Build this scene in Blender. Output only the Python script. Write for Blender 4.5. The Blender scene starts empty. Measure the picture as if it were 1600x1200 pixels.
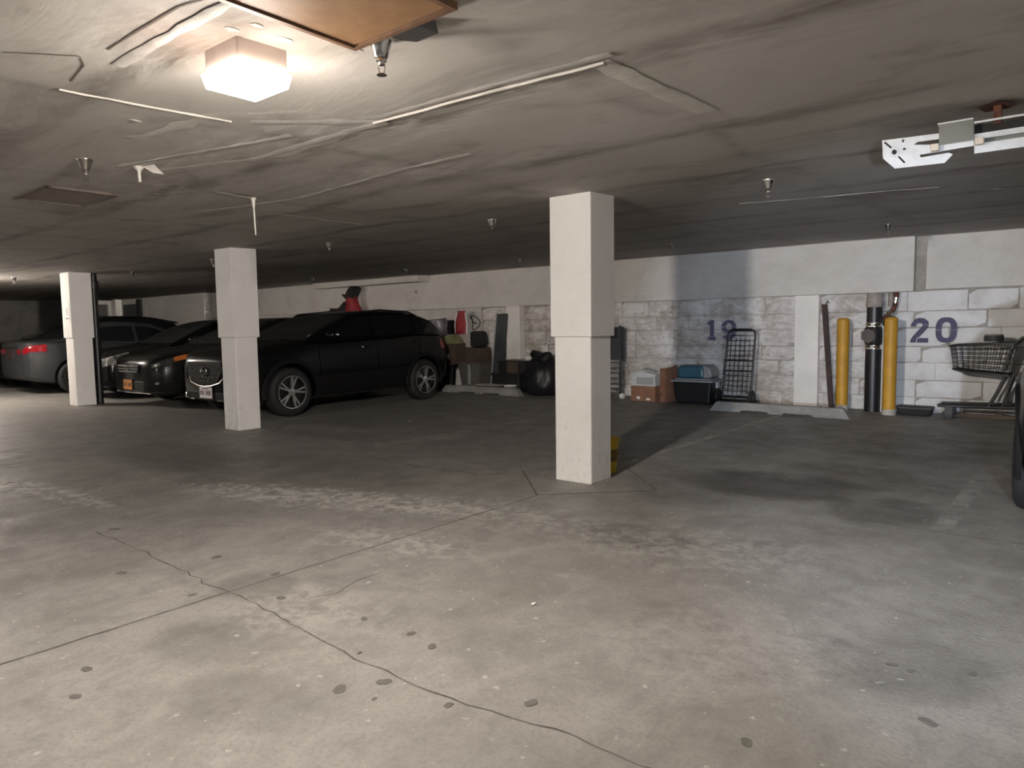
import bpy, bmesh, math, random
from mathutils import Vector, Matrix, Euler, noise
random.seed(7)
C = bpy.context.scene.collection
SC = bpy.context.scene
PI = math.pi

# ---------------------------------------------------------------- camera, world, exposure, large lights
cam_d = bpy.data.cameras.new('camera'); cam = bpy.data.objects.new('camera', cam_d); C.objects.link(cam)
cam_d.sensor_width = 36.0; cam_d.lens = 36.0 * 1101.15 / 1600; cam_d.clip_start = 0.05; cam_d.clip_end = 100
right = Vector((0.77658729, 0.62985938, -0.01376006)); up = Vector((-0.03994934, 0.07102926, 0.99667392)); fwd = Vector((-0.62874178, 0.77345459, -0.08032288))
cam.matrix_world = Matrix(((right.x, up.x, -fwd.x, 0), (right.y, up.y, -fwd.y, 0), (right.z, up.z, -fwd.z, 1.20), (0, 0, 0, 1)))
SC.camera = cam
W = bpy.data.worlds.new('world'); SC.world = W; W.use_nodes = True
W.node_tree.nodes['Background'].inputs[0].default_value = (0.95, 0.97, 1.0, 1); W.node_tree.nodes['Background'].inputs[1].default_value = 0.24
SC.view_settings.view_transform = 'Standard'; SC.view_settings.look = 'None'
SC.view_settings.exposure = 0.93; SC.view_settings.gamma = 1.0; SC.view_settings.use_curve_mapping = False

def light(name, kind, loc, power, col, size=0.3, target=None, spot=None, blend=0.3):
    d = bpy.data.lights.new(name, kind); d.energy = power; d.color = col
    if kind == 'AREA': d.shape = 'DISK'; d.size = size
    else: d.shadow_soft_size = size
    if spot: d.spot_size = math.radians(spot); d.spot_blend = blend
    o = bpy.data.objects.new(name, d); C.objects.link(o); o.location = loc
    if target is not None:
        o.rotation_euler = (Vector(target) - Vector(loc)).to_track_quat('-Z', 'Y').to_euler()
    return o
def soft_falloff(o):
    d = o.data; d.use_nodes = True; nt = d.node_tree; em = nt.nodes['Emission']
    lf = nt.nodes.new('ShaderNodeLightFalloff'); lf.inputs['Strength'].default_value = 1.0
    ad = nt.nodes.new('ShaderNodeMath'); ad.operation = 'MULTIPLY_ADD'; ad.inputs[1].default_value = 0.20
    nt.links.new(lf.outputs['Constant'], ad.inputs[0]); nt.links.new(lf.outputs['Linear'], ad.inputs[2]); nt.links.new(ad.outputs[0], em.inputs['Strength'])
WARM = (1.0, 0.90, 0.80); COOL = (0.74, 0.84, 1.0)
LAMP = (-2.20, 1.33)
lamp_o = light('lamp_light', 'POINT', (LAMP[0], LAMP[1], 1.965), 28, (1.0, 0.91, 0.825), 0.06)
soft_falloff(lamp_o)
# unseen source behind the photographer: low cool beam across the bay
light('beam_light', 'SPOT', (0.72, -1.0, 0.85), 900, COOL, 0.04, (-2.75, 10.5, 0.72), 32, 0.75)
# far-left lamp just out of view, then unseen fill added along the aisle
light('far_left_lamp_light', 'POINT', (-14.9, 3.1, 1.98), 150, WARM, 0.10)
light('left_aisle_fill', 'POINT', (-9.0, -2.2, 1.92), 55, WARM, 0.10)
light('rear_aisle_fill', 'POINT', (-1.2, -2.4, 1.90), 12, WARM, 0.10)
light('right_aisle_fill', 'POINT', (2.3, 0.6, 1.95), 14, COOL, 0.10)

# ---------------------------------------------------------------- materials
def new_mat(name):
    m = bpy.data.materials.new(name); m.use_nodes = True
    return m, m.node_tree, m.node_tree.nodes['Principled BSDF']
class NT:
    def __init__(s, nt): s.nt = nt; s.pos = None
    def n(s, t, **k):
        x = s.nt.nodes.new(t)
        for a, b in k.items(): setattr(x, a, b)
        return x
    def link(s, a, b): s.nt.links.new(a, b)
    def coord(s, kind='Object'):
        return s.n('ShaderNodeTexCoord').outputs[kind]
    def world(s):
        if s.pos is None: s.pos = s.n('ShaderNodeNewGeometry').outputs['Position']
        return s.pos
    def noise(s, vec, scale, detail=4, rough=0.55, dist=0.0, stretch=None):
        if stretch:
            mp = s.n('ShaderNodeMapping'); mp.inputs['Scale'].default_value = stretch; s.link(vec, mp.inputs['Vector']); vec = mp.outputs[0]
        x = s.n('ShaderNodeTexNoise'); x.inputs['Scale'].default_value = scale; x.inputs['Detail'].default_value = detail
        x.inputs['Roughness'].default_value = rough; x.inputs['Distortion'].default_value = dist
        s.link(vec, x.inputs['Vector']); return x.outputs['Fac']
    def ramp(s, fac, stops):
        x = s.n('ShaderNodeValToRGB'); e = x.color_ramp.elements
        while len(e) < len(stops): e.new(0.5)
        for i, (p, c) in enumerate(stops):
            e[i].position = p; e[i].color = (c, c, c, 1) if isinstance(c, (int, float)) else (*c, 1)
        s.link(fac, x.inputs[0]); return x.outputs[0]
    def mix(s, fac, a, b, mode='MIX'):
        x = s.n('ShaderNodeMix'); x.data_type = 'RGBA'; x.blend_type = mode
        for i, v in ((0, fac), (6, a), (7, b)):
            if isinstance(v, bpy.types.NodeSocket): s.link(v, x.inputs[i])
            elif i == 0: x.inputs[0].default_value = v
            else: x.inputs[i].default_value = (*v, 1)
        return x.outputs[2]
    def math(s, op, a, b=None, c=None):
        x = s.n('ShaderNodeMath', operation=op)
        for i, v in enumerate((a, b, c)):
            if v is None: continue
            if isinstance(v, bpy.types.NodeSocket): s.link(v, x.inputs[i])
            else: x.inputs[i].default_value = v
        return x.outputs[0]
    def sep(s, vec):
        x = s.n('ShaderNodeSeparateXYZ'); s.link(vec, x.inputs[0]); return x.outputs
    def blob(s, x, y, rx, ry, rot=0.0, soft=1.0):
        # 1 at the middle of an elliptic stain on the floor or ceiling, 0 beyond it (a mark that belongs to the surface)
        p = s.sep(s.world()); c, sn = math.cos(rot), math.sin(rot)
        dx = s.math('SUBTRACT', p[0], x); dy = s.math('SUBTRACT', p[1], y)
        u = s.math('MULTIPLY_ADD', dx, c / rx, s.math('MULTIPLY', dy, sn / rx))
        v = s.math('MULTIPLY_ADD', dx, -sn / ry, s.math('MULTIPLY', dy, c / ry))
        d = s.math('ADD', s.math('MULTIPLY', u, u), s.math('MULTIPLY', v, v))
        x = s.n('ShaderNodeMath', operation='SUBTRACT', use_clamp=True); x.inputs[0].default_value = 1.0; s.link(d, x.inputs[1])
        return x.outputs[0]
    def bump(s, h, bsdf, strength=0.3, dist=0.02):
        b = s.n('ShaderNodeBump'); b.inputs['Strength'].default_value = strength; b.inputs['Distance'].default_value = dist
        s.link(h, b.inputs['Height']); s.link(b.outputs[0], bsdf.inputs['Normal'])

def pmat(name, c1, c2=None, scale=8.0, rough=0.6, metal=0.0, bump=0.0, coat=0.0, detail=4, spec=0.5, alpha=None):
    m, nt, b = new_mat(name); t = NT(nt)
    c2 = c2 or tuple(v * 0.8 for v in c1)
    f = t.noise(t.coord(), scale, detail)
    t.link(t.mix(t.ramp(f, [(0.35, 0.0), (0.65, 1.0)]), c1, c2), b.inputs['Base Color'])
    b.inputs['Roughness'].default_value = rough; b.inputs['Metallic'].default_value = metal
    b.inputs['Coat Weight'].default_value = coat; b.inputs['Coat Roughness'].default_value = 0.05
    b.inputs['Specular IOR Level'].default_value = spec
    if bump: t.bump(t.noise(t.coord(), scale * 4, 5), b, bump, 0.01)
    if alpha is not None: b.inputs['Alpha'].default_value = alpha
    return m

def floor_mat():
    m, nt, b = new_mat('worn_concrete'); t = NT(nt); P = t.world()
    n1 = t.noise(P, 0.55, 6, 0.6, 0.6); n2 = t.noise(P, 3.2, 6, 0.65, 0.4); n3 = t.noise(P, 60, 3, 0.6); n4 = t.noise(P, 1.3, 5, 0.6, 1.2, (1, 0.35, 1))
    col = t.mix(t.ramp(n1, [(0.3, 0), (0.7, 1)]), (0.29, 0.275, 0.252), (0.40, 0.385, 0.358))
    col = t.mix(t.math('MULTIPLY', t.ramp(n2, [(0.42, 0), (0.7, 1)]), 0.65), col, (0.205, 0.194, 0.178))
    col = t.mix(t.math('MULTIPLY', t.ramp(n4, [(0.55, 0), (0.72, 1)]), 0.5), col, (0.50, 0.48, 0.445))
    n6 = t.noise(P, 11, 6, 0.7, 0.8, (1, 0.55, 1)); n7 = t.noise(P, 1.9, 5, 0.6, 0.5)
    col = t.mix(t.math('MULTIPLY', t.math('MULTIPLY', t.ramp(n6, [(0.46, 0), (0.66, 1)]), t.ramp(n7, [(0.4, 0.2), (0.62, 1)])), 0.42), col, (0.155, 0.148, 0.138))
    col = t.mix(t.math('MULTIPLY', t.math('MULTIPLY', t.ramp(t.noise(P, 15, 6, 0.75, 0.5), [(0.54, 0), (0.68, 1)]), t.ramp(n7, [(0.35, 1), (0.55, 0.15)])), 0.4), col, (0.56, 0.545, 0.515))
    col = t.mix(t.math('MULTIPLY', t.ramp(n3, [(0.35, 1), (0.5, 0)]), 0.35), col, (0.20, 0.19, 0.175))
    # tyre-darkened parking bays and oil stains
    def stain(col, x, y, rx, ry, c, k, rot=0.0, thr=(0.25, 0.62)):
        nz = t.ramp(t.noise(P, 2.4, 5, 0.65, 0.8), [(0.3, 0.45), (0.62, 1.5)]) if c[0] < 0.3 else t.ramp(t.noise(P, 11.0, 6, 0.75, 0.4), [(0.44, 0.0), (0.66, 1.3)])
        f = t.math('MULTIPLY', t.blob(x, y, rx, ry, rot), nz)
        f = t.ramp(f, [(thr[0] * 0.3, 0), (thr[1], 1)])
        return t.mix(t.math('MULTIPLY', f, k), col, c)
    DK = (0.085, 0.078, 0.07)
    # broad darker tone towards the left and the back wall, broken by noise
    yx = t.sep(P)
    g = t.math('ADD', yx[1], t.math('MULTIPLY', t.noise(P, 0.9, 4), 1.4))
    gx = t.math('ADD', t.math('MULTIPLY', yx[0], -0.42), t.math('MULTIPLY', yx[1], 0.5))
    gg = t.math('ADD', gx, t.math('MULTIPLY', t.noise(P, 0.8, 5), 1.2))
    col = t.mix(t.math('MULTIPLY', t.ramp(t.math('MULTIPLY', gg, 0.1), [(0.22, 0), (0.50, 1)]), 0.50), col, (0.105, 0.101, 0.097))
    for a in ((-1.75, 5.25, 0.75, 0.55, DK, 0.85, 0.3), (-1.3, 5.9, 0.8, 0.5, DK, 0.5, -0.4), (-2.2, 4.9, 0.5, 0.9, DK, 0.35, 0.2), (-0.95, 4.9, 0.35, 0.5, DK, 0.5, 0.0), (-2.0, 3.5, 0.5, 0.28, DK, 0.4, 0.3),
              (-1.2, 7.6, 0.9, 1.2, DK, 0.45, 0.0), (-2.4, 7.8, 0.5, 1.8, DK, 0.3, 0.0), (-5.2, 3.4, 1.6, 0.8, DK, 0.35, 0.2), (-0.45, 2.7, 0.35, 0.3, DK, 0.35, 0.5), (-2.55, 1.35, 0.35, 0.25, DK, 0.25, 0.4), (-2.1, 1.15, 0.3, 0.2, DK, 0.25, 0.1),
              (-3.0, 1.75, 0.25, 0.2, DK, 0.35, 0.2), (-6.9, 3.2, 1.3, 0.5, DK, 0.4, -0.2)):
        col = stain(col, *a)
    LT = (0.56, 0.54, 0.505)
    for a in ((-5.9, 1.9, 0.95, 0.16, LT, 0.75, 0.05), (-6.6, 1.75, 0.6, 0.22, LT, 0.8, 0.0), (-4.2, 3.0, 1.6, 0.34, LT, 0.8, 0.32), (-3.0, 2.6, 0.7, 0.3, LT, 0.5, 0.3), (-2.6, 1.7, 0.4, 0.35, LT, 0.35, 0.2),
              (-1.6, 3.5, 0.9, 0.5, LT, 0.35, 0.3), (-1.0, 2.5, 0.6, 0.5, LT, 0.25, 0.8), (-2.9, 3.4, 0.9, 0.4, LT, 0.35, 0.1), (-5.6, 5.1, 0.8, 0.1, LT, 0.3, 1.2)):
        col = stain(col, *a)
    # scattered pale chips
    sp = t.ramp(t.noise(P, 26, 2, 0.4), [(0.715, 0), (0.74, 1)])
    col = t.mix(t.math('MULTIPLY', sp, 0.6), col, (0.62, 0.60, 0.56))
    t.link(col, b.inputs['Base Color'])
    t.link(t.ramp(n2, [(0.3, 0.42), (0.7, 0.72)]), b.inputs['Roughness']); b.inputs['Specular IOR Level'].default_value = 0.4
    t.bump(t.math('ADD', t.math('MULTIPLY', n3, 0.4), t.math('ADD', n2, t.math('MULTIPLY', n6, 0.5))), b, 0.25, 0.02)
    return m

def ceiling_mat():
    m, nt, b = new_mat('stained_drywall_ceiling'); t = NT(nt); P = t.world(); p = t.sep(P)
    n1 = t.noise(P, 0.7, 5, 0.6, 0.8); n2 = t.noise(P, 2.2, 6, 0.65, 1.0, (0.5, 1.2, 1))
    col = t.mix(t.ramp(n1, [(0.3, 0), (0.7, 1)]), (0.58, 0.555, 0.515), (0.47, 0.44, 0.40))
    # grime lines where the board joints show through (along the wall direction, every 1.1 m, and across)
    wob = t.math('MULTIPLY', t.math('SUBTRACT', t.noise(P, 1.1, 4), 0.5), 0.5)
    yy = t.math('ADD', p[1], wob)
    fr = t.math('ABSOLUTE', t.math('SUBTRACT', t.math('FRACT', t.math('MULTIPLY', t.math('ADD', yy, 20.1), 1 / 1.12)), 0.5))
    band = t.ramp(fr, [(0.40, 0), (0.47, 0.75), (0.5, 1)])
    wob2 = t.math('MULTIPLY', t.math('SUBTRACT', t.noise(P, 0.9, 4), 0.5), 0.7)
    xx = t.math('ADD', p[0], wob2)
    fr2 = t.math('ABSOLUTE', t.math('SUBTRACT', t.math('FRACT', t.math('MULTIPLY', t.math('ADD', xx, 30.3), 1 / 1.6)), 0.5))
    band2 = t.ramp(fr2, [(0.44, 0), (0.5, 0.6)])
    br = t.ramp(n2, [(0.36, 0), (0.6, 1)])
    k = t.math('MULTIPLY', t.math('MAXIMUM', band, band2), br)
    col = t.mix(t.math('MULTIPLY', k, 0.8), col, (0.17, 0.145, 0.125))
    n5 = t.noise(P, 1.6, 6, 0.7, 1.6, (0.35, 1.0, 1))
    col = t.mix(t.math('MULTIPLY', t.ramp(n5, [(0.50, 0), (0.68, 1)]), 0.6), col, (0.25, 0.22, 0.195))
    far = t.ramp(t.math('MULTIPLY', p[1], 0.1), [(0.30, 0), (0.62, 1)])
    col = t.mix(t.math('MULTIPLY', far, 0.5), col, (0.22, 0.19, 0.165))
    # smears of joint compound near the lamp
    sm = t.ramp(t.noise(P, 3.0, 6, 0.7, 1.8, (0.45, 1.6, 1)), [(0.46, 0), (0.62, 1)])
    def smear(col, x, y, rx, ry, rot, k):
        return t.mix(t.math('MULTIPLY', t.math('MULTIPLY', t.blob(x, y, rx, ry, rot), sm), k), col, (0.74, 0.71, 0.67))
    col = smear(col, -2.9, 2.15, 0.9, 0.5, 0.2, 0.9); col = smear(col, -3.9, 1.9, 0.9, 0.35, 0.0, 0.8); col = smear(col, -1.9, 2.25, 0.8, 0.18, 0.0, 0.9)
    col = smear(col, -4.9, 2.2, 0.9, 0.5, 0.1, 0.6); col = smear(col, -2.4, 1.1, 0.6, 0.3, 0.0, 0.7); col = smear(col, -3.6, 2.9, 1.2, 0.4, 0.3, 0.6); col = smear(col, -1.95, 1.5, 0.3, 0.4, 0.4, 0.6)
    def brown(col, x, y, rx, ry, rot, k):
        f = t.math('MULTIPLY', t.blob(x, y, rx, ry, rot), t.ramp(t.noise(P, 3.5, 5, 0.6, 0.5), [(0.3, 0.4), (0.6, 1.2)]))
        return t.mix(t.math('MULTIPLY', f, k), col, (0.15, 0.095, 0.075))
    col = brown(col, -2.15, 1.2, 0.42, 0.3, 0.2, 0.55); col = brown(col, -1.25, 6.3, 0.5, 0.3, 0, 0.4); col = brown(col, -0.35, 3.92, 0.14, 0.12, 0, 0.7)
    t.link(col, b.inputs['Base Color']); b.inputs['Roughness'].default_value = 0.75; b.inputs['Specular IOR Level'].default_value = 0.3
    t.bump(t.math('ADD', n2, t.math('MULTIPLY', t.noise(P, 9, 5), 0.15)), b, 0.16, 0.03)
    return m

def wall_mat(name, a, c, dirt, amount=0.5, scale=1.6, bump=0.4, thr=(0.45, 0.7)):
    m, nt, b = new_mat(name); t = NT(nt); P = t.world()
    n1 = t.noise(P, scale, 6, 0.65, 0.8); n2 = t.noise(P, scale * 4, 6, 0.7, 0.5, (1, 1, 2.2))
    col = t.mix(t.ramp(n1, [(0.35, 0), (0.65, 1)]), a, c)
    col = t.mix(t.math('MULTIPLY', t.ramp(t.math('ADD', t.math('MULTIPLY', n1, 0.5), t.math('MULTIPLY', n2, 0.5)), [(thr[0], 0), (thr[1], 1)]), amount), col, dirt)
    t.link(col, b.inputs['Base Color']); b.inputs['Roughness'].default_value = 0.65; b.inputs['Specular IOR Level'].default_value = 0.3
    t.bump(n2, b, bump, 0.02)
    return m

M = {}
M['floor'] = floor_mat()
M['ceiling'] = ceiling_mat()
M['wall'] = wall_mat('white_painted_wall', (0.54, 0.52, 0.495), (0.47, 0.45, 0.43), (0.36, 0.33, 0.30), 0.5)
M['dark_wall'] = wall_mat('wall_darkened_as_shade', (0.10, 0.092, 0.085), (0.075, 0.07, 0.065), (0.05, 0.045, 0.04), 0.5)  # wall colour darkened to stand in for the unlit far end
M['soffit'] = wall_mat('cream_painted_soffit', (0.56, 0.54, 0.515), (0.50, 0.48, 0.455), (0.38, 0.36, 0.335), 0.6, 0.9, 0.1)
M['block'] = wall_mat('painted_block', (0.66, 0.645, 0.64), (0.56, 0.54, 0.52), (0.29, 0.245, 0.20), 0.85, 2.2, 0.8, (0.45, 0.62))
M['block_smooth'] = wall_mat('smooth_painted_block', (0.66, 0.655, 0.66), (0.58, 0.575, 0.575), (0.38, 0.35, 0.32), 0.6, 2.0, 0.3, (0.5, 0.75))
M['mortar'] = wall_mat('painted_mortar', (0.36, 0.335, 0.305), (0.30, 0.28, 0.25), (0.19, 0.165, 0.145), 0.6, 3.0, 0.5)
M['column'] = wall_mat('white_painted_column', (0.80, 0.785, 0.76), (0.745, 0.73, 0.705), (0.55, 0.52, 0.48), 0.55, 1.2, 0.12, (0.55, 0.8))
def scuff(m):  # splash marks and scuffs near the feet of the columns
    nt = m.node_tree; t = NT(nt); b = nt.nodes['Principled BSDF']; src = b.inputs['Base Color'].links[0].from_socket; P = t.world()
    hz = t.ramp(t.sep(P)[2], [(0.04, 1.0), (0.55, 0.12)]); sp = t.ramp(t.noise(P, 13, 6, 0.75, 0.1, (1, 1, 0.8)), [(0.54, 0), (0.72, 1)])
    t.link(t.mix(t.math('MULTIPLY', t.math('MULTIPLY', hz, sp), 0.65), src, (0.25, 0.215, 0.19)), b.inputs['Base Color'])
scuff(M['column'])
M['trim'] = pmat('white_board', (0.74, 0.72, 0.69), (0.66, 0.64, 0.61), 3, 0.6)
M['dark'] = pmat('dark_gap', (0.03, 0.027, 0.025), (0.02, 0.018, 0.016), 10, 0.9)
M['joint'] = pmat('floor_joint_dirt', (0.15, 0.135, 0.12), (0.10, 0.09, 0.08), 10, 0.9)
M['stain'] = pmat('dark_floor_spot', (0.14, 0.13, 0.118), (0.19, 0.178, 0.16), 30, 0.8)
M['line'] = wall_mat('line_paint_or_light_strip', (0.40, 0.385, 0.365), (0.34, 0.33, 0.31), (0.20, 0.19, 0.175), 0.9, 3.0, 0.1, (0.42, 0.6))
M['pad'] = wall_mat('column_pad_concrete', (0.45, 0.42, 0.37), (0.38, 0.355, 0.31), (0.27, 0.24, 0.21), 0.6, 4.0, 0.2)
M['panel'] = pmat('brown_plywood', (0.36, 0.20, 0.095), (0.30, 0.16, 0.07), 12, 0.65, 0, 0.15)
M['panel_frame'] = pmat('dark_brown_frame', (0.16, 0.085, 0.045), (0.24, 0.13, 0.07), 12, 0.6)
M['dim_panel'] = pmat('grey_access_board', (0.33, 0.28, 0.235), (0.28, 0.235, 0.20), 6, 0.7)
M['dim_frame'] = pmat('dirty_panel_frame', (0.19, 0.155, 0.13), (0.15, 0.125, 0.105), 6, 0.7)
M['tape'] = pmat('joint_tape', (0.66, 0.63, 0.58), (0.55, 0.52, 0.47), 9, 0.75, 0, 0.2)
M['tape_dull'] = pmat('dull_joint_compound', (0.60, 0.575, 0.54), (0.50, 0.475, 0.44), 9, 0.8, 0, 0.3)
M['peel'] = pmat('peeling_paint', (0.80, 0.77, 0.72), (0.7, 0.67, 0.62), 9, 0.7)
M['chrome'] = pmat('chrome', (0.78, 0.77, 0.74), (0.7, 0.69, 0.66), 5, 0.15, 1.0)
M['dull_chrome'] = pmat('dull_chrome', (0.42, 0.39, 0.35), (0.36, 0.33, 0.30), 5, 0.3, 1.0)
M['steel'] = pmat('galvanised_steel', (0.80, 0.81, 0.82), (0.70, 0.71, 0.72), 20, 0.4, 0.35)
M['steel_dark'] = pmat('grey_olive_steel', (0.22, 0.22, 0.19), (0.19, 0.19, 0.165), 8, 0.5, 0.2)
M['rust'] = pmat('rusty_metal', (0.16, 0.06, 0.035), (0.06, 0.03, 0.022), 25, 0.85, 0.2, 0.4)
M['rust_post'] = pmat('rust_brown_steel', (0.060, 0.036, 0.030), (0.035, 0.022, 0.02), 18, 0.7, 0.3, 0.2)
M['yellow'] = pmat('yellow_bollard_paint', (0.54, 0.29, 0.025), (0.44, 0.225, 0.02), 5, 0.55, 0, 0.1)
M['black_plastic'] = pmat('black_plastic', (0.012, 0.012, 0.013), (0.009, 0.009, 0.010), 6, 0.45)
M['black_pipe'] = pmat('black_iron_pipe', (0.012, 0.012, 0.014), (0.009, 0.009, 0.01), 6, 0.4, 0.0)
M['grey_pipe'] = pmat('grey_dirty_pipe', (0.35, 0.31, 0.28), (0.22, 0.19, 0.17), 9, 0.7)
M['iron_plug'] = pmat('iron_plug', (0.13, 0.11, 0.10), (0.09, 0.075, 0.07), 9, 0.6, 0.3)
M['black_wire'] = pmat('black_wire', (0.012, 0.012, 0.013), (0.01, 0.01, 0.01), 6, 0.45, 0.2)
M['rubber'] = pmat('tyre_rubber', (0.016, 0.016, 0.018), (0.012, 0.012, 0.013), 12, 0.7, 0, 0.1)
M['number'] = pmat('dark_blue_stencil_paint', (0.030, 0.026, 0.075), (0.045, 0.04, 0.10), 14, 0.6)
M['number_faded'] = pmat('faded_blue_stencil_paint', (0.065, 0.058, 0.12), (0.13, 0.12, 0.18), 12, 0.65)
M['concrete_stop'] = wall_mat('concrete_wheel_stop', (0.27, 0.265, 0.255), (0.22, 0.215, 0.205), (0.14, 0.13, 0.12), 0.5, 5.0, 0.25)
M['cardboard'] = pmat('cardboard', (0.25, 0.125, 0.075), (0.20, 0.10, 0.06), 7, 0.8)
M['cardboard_dim'] = pmat('dull_cardboard', (0.075, 0.05, 0.037), (0.055, 0.038, 0.03), 7, 0.8)
M['white_plastic'] = pmat('white_plastic', (0.58, 0.60, 0.60), (0.52, 0.54, 0.54), 4, 0.35)
M['grille_grey'] = pmat('grey_vent', (0.36, 0.38, 0.38), (0.30, 0.32, 0.32), 4, 0.5)
M['teal'] = pmat('teal_plastic', (0.03, 0.125, 0.17), (0.025, 0.10, 0.14), 4, 0.4)
M['lid_grey'] = pmat('pale_grey_plastic', (0.34, 0.345, 0.34), (0.28, 0.285, 0.28), 4, 0.45)
M['red'] = pmat('red_bag', (0.28, 0.012, 0.018), (0.20, 0.008, 0.012), 7, 0.55, 0, 0.3)
M['bag_black'] = pmat('black_garbage_plastic', (0.014, 0.014, 0.016), (0.010, 0.010, 0.012), 5, 0.45, 0, 0.6)
M['bag_cloth'] = pmat('black_cloth', (0.016, 0.015, 0.016), (0.011, 0.011, 0.011), 12, 0.85, 0, 0.3)
M['sheet'] = pmat('plastic_sheeting', (0.22, 0.20, 0.225), (0.06, 0.052, 0.062), 3.5, 0.25, 0, 0.6)
M['clear_bin'] = pmat('clear_bin_plastic', (0.20, 0.19, 0.185), (0.14, 0.135, 0.13), 5, 0.25)
M['grey_bin'] = pmat('grey_bin_plastic', (0.105, 0.098, 0.088), (0.085, 0.08, 0.072), 4, 0.5)
M['green_lid'] = pmat('yellow_green_lid', (0.20, 0.20, 0.095), (0.16, 0.16, 0.075), 5, 0.3)
M['slate'] = pmat('slate_grey_board', (0.042, 0.050, 0.053), (0.034, 0.041, 0.044), 4, 0.6)
M['crate'] = pmat('black_crate', (0.011, 0.011, 0.012), (0.016, 0.015, 0.014), 5, 0.6)
M['paper'] = pmat('white_paper', (0.80, 0.79, 0.78), (0.74, 0.73, 0.72), 6, 0.7)
M['ink'] = pmat('grey_print', (0.35, 0.34, 0.36), (0.3, 0.3, 0.3), 6, 0.7)
M['pink_paper'] = pmat('pink_paper', (0.62, 0.30, 0.25), (0.55, 0.26, 0.22), 6, 0.7)
M['pail'] = pmat('yellow_pail_plastic', (0.60, 0.42, 0.03), (0.5, 0.34, 0.02), 5, 0.5)
M['pail_label'] = pmat('dark_pail_label', (0.22, 0.13, 0.02), (0.12, 0.08, 0.02), 30, 0.6)
M['lumber'] = pmat('weathered_lumber', (0.15, 0.115, 0.09), (0.11, 0.085, 0.065), 9, 0.8)
M['glass'] = pmat('dark_car_glass', (0.006, 0.007, 0.008), (0.006, 0.007, 0.008), 2, 0.06, 0, 0, 0.0, 4, 0.3)
M['windscreen'] = pmat('grey_reflecting_windscreen', (0.022, 0.024, 0.024), (0.016, 0.018, 0.018), 2, 0.10, 0, 0, 0.1, 4, 0.5)
M['black_paint'] = pmat('black_car_paint', (0.0036, 0.0037, 0.004), (0.0032, 0.0033, 0.0036), 2, 0.22, 0, 0, 0.0, 4, 0.3)
M['charcoal_paint'] = pmat('charcoal_car_paint', (0.009, 0.0095, 0.0095), (0.008, 0.0085, 0.0085), 2, 0.25, 0.1, 0, 0.15, 4, 0.25)
M['soft_black_paint'] = pmat('soft_black_car_paint', (0.005, 0.0052, 0.0055), (0.0045, 0.0047, 0.005), 2, 0.25, 0.0, 0, 0.12, 4, 0.2)
M['grey_paint'] = pmat('grey_metallic_car_paint', (0.036, 0.038, 0.041), (0.031, 0.033, 0.036), 2, 0.35, 0.3, 0, 0.3, 4, 0.4)
M['cladding'] = pmat('black_cladding', (0.0055, 0.0055, 0.006), (0.0045, 0.0045, 0.005), 20, 0.6, 0, 0, 0, 4, 0.25)
M['car_gap'] = pmat('black_panel_gap', (0.001, 0.001, 0.001), (0.001, 0.001, 0.001), 20, 0.9, 0, 0, 0, 4, 0.0)
M['alloy'] = pmat('bright_alloy', (0.85, 0.85, 0.85), (0.75, 0.75, 0.75), 5, 0.22, 0.88)
M['alloy_dark'] = pmat('dark_alloy', (0.05, 0.05, 0.052), (0.04, 0.04, 0.042), 5, 0.3, 0.8)
M['red_lamp'] = pmat('red_tail_lamp', (0.22, 0.006, 0.010), (0.13, 0.004, 0.006), 14, 0.12, 0, 0, 0.5)
M['clear_lamp'] = pmat('clear_lamp', (0.52, 0.52, 0.52), (0.08, 0.08, 0.085), 16, 0.12, 0.6, 0, 0.8)
M['dark_lamp'] = pmat('dark_lamp', (0.10, 0.10, 0.105), (0.03, 0.03, 0.03), 22, 0.12, 0.4, 0, 0.8)
M['amber'] = pmat('amber_lamp', (0.55, 0.16, 0.03), (0.45, 0.12, 0.03), 9, 0.2, 0, 0, 0.6)
M['plate_white'] = pmat('white_plate', (0.75, 0.72, 0.73), (0.7, 0.67, 0.68), 6, 0.5)
M['plate_orange'] = pmat('orange_plate', (0.62, 0.24, 0.035), (0.55, 0.21, 0.03), 6, 0.5)
M['plate_ink'] = pmat('plate_ink', (0.10, 0.04, 0.05), (0.08, 0.03, 0.04), 6, 0.5)
M['plate_frame'] = pmat('plate_frame', (0.04, 0.022, 0.02), (0.03, 0.018, 0.016), 6, 0.4)
M['lamp_base'] = pmat('lamp_base_enamel', (0.70, 0.60, 0.55), (0.62, 0.52, 0.47), 6, 0.5)
M['socket'] = pmat('cream_lampholder', (0.70, 0.61, 0.50), (0.62, 0.54, 0.44), 6, 0.5)
M['door_grey'] = pmat('dark_grey_shutter', (0.055, 0.06, 0.06), (0.045, 0.05, 0.05), 4, 0.6)
def emit_mat(name, col, strength):
    m, nt, b = new_mat(name)
    b.inputs['Base Color'].default_value = (0.8, 0.78, 0.74, 1); b.inputs['Emission Color'].default_value = (*col, 1); b.inputs['Emission Strength'].default_value = strength
    return m
M['diffuser'] = emit_mat('lit_diffuser', (1.0, 0.87, 0.74), 22.0)

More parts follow.
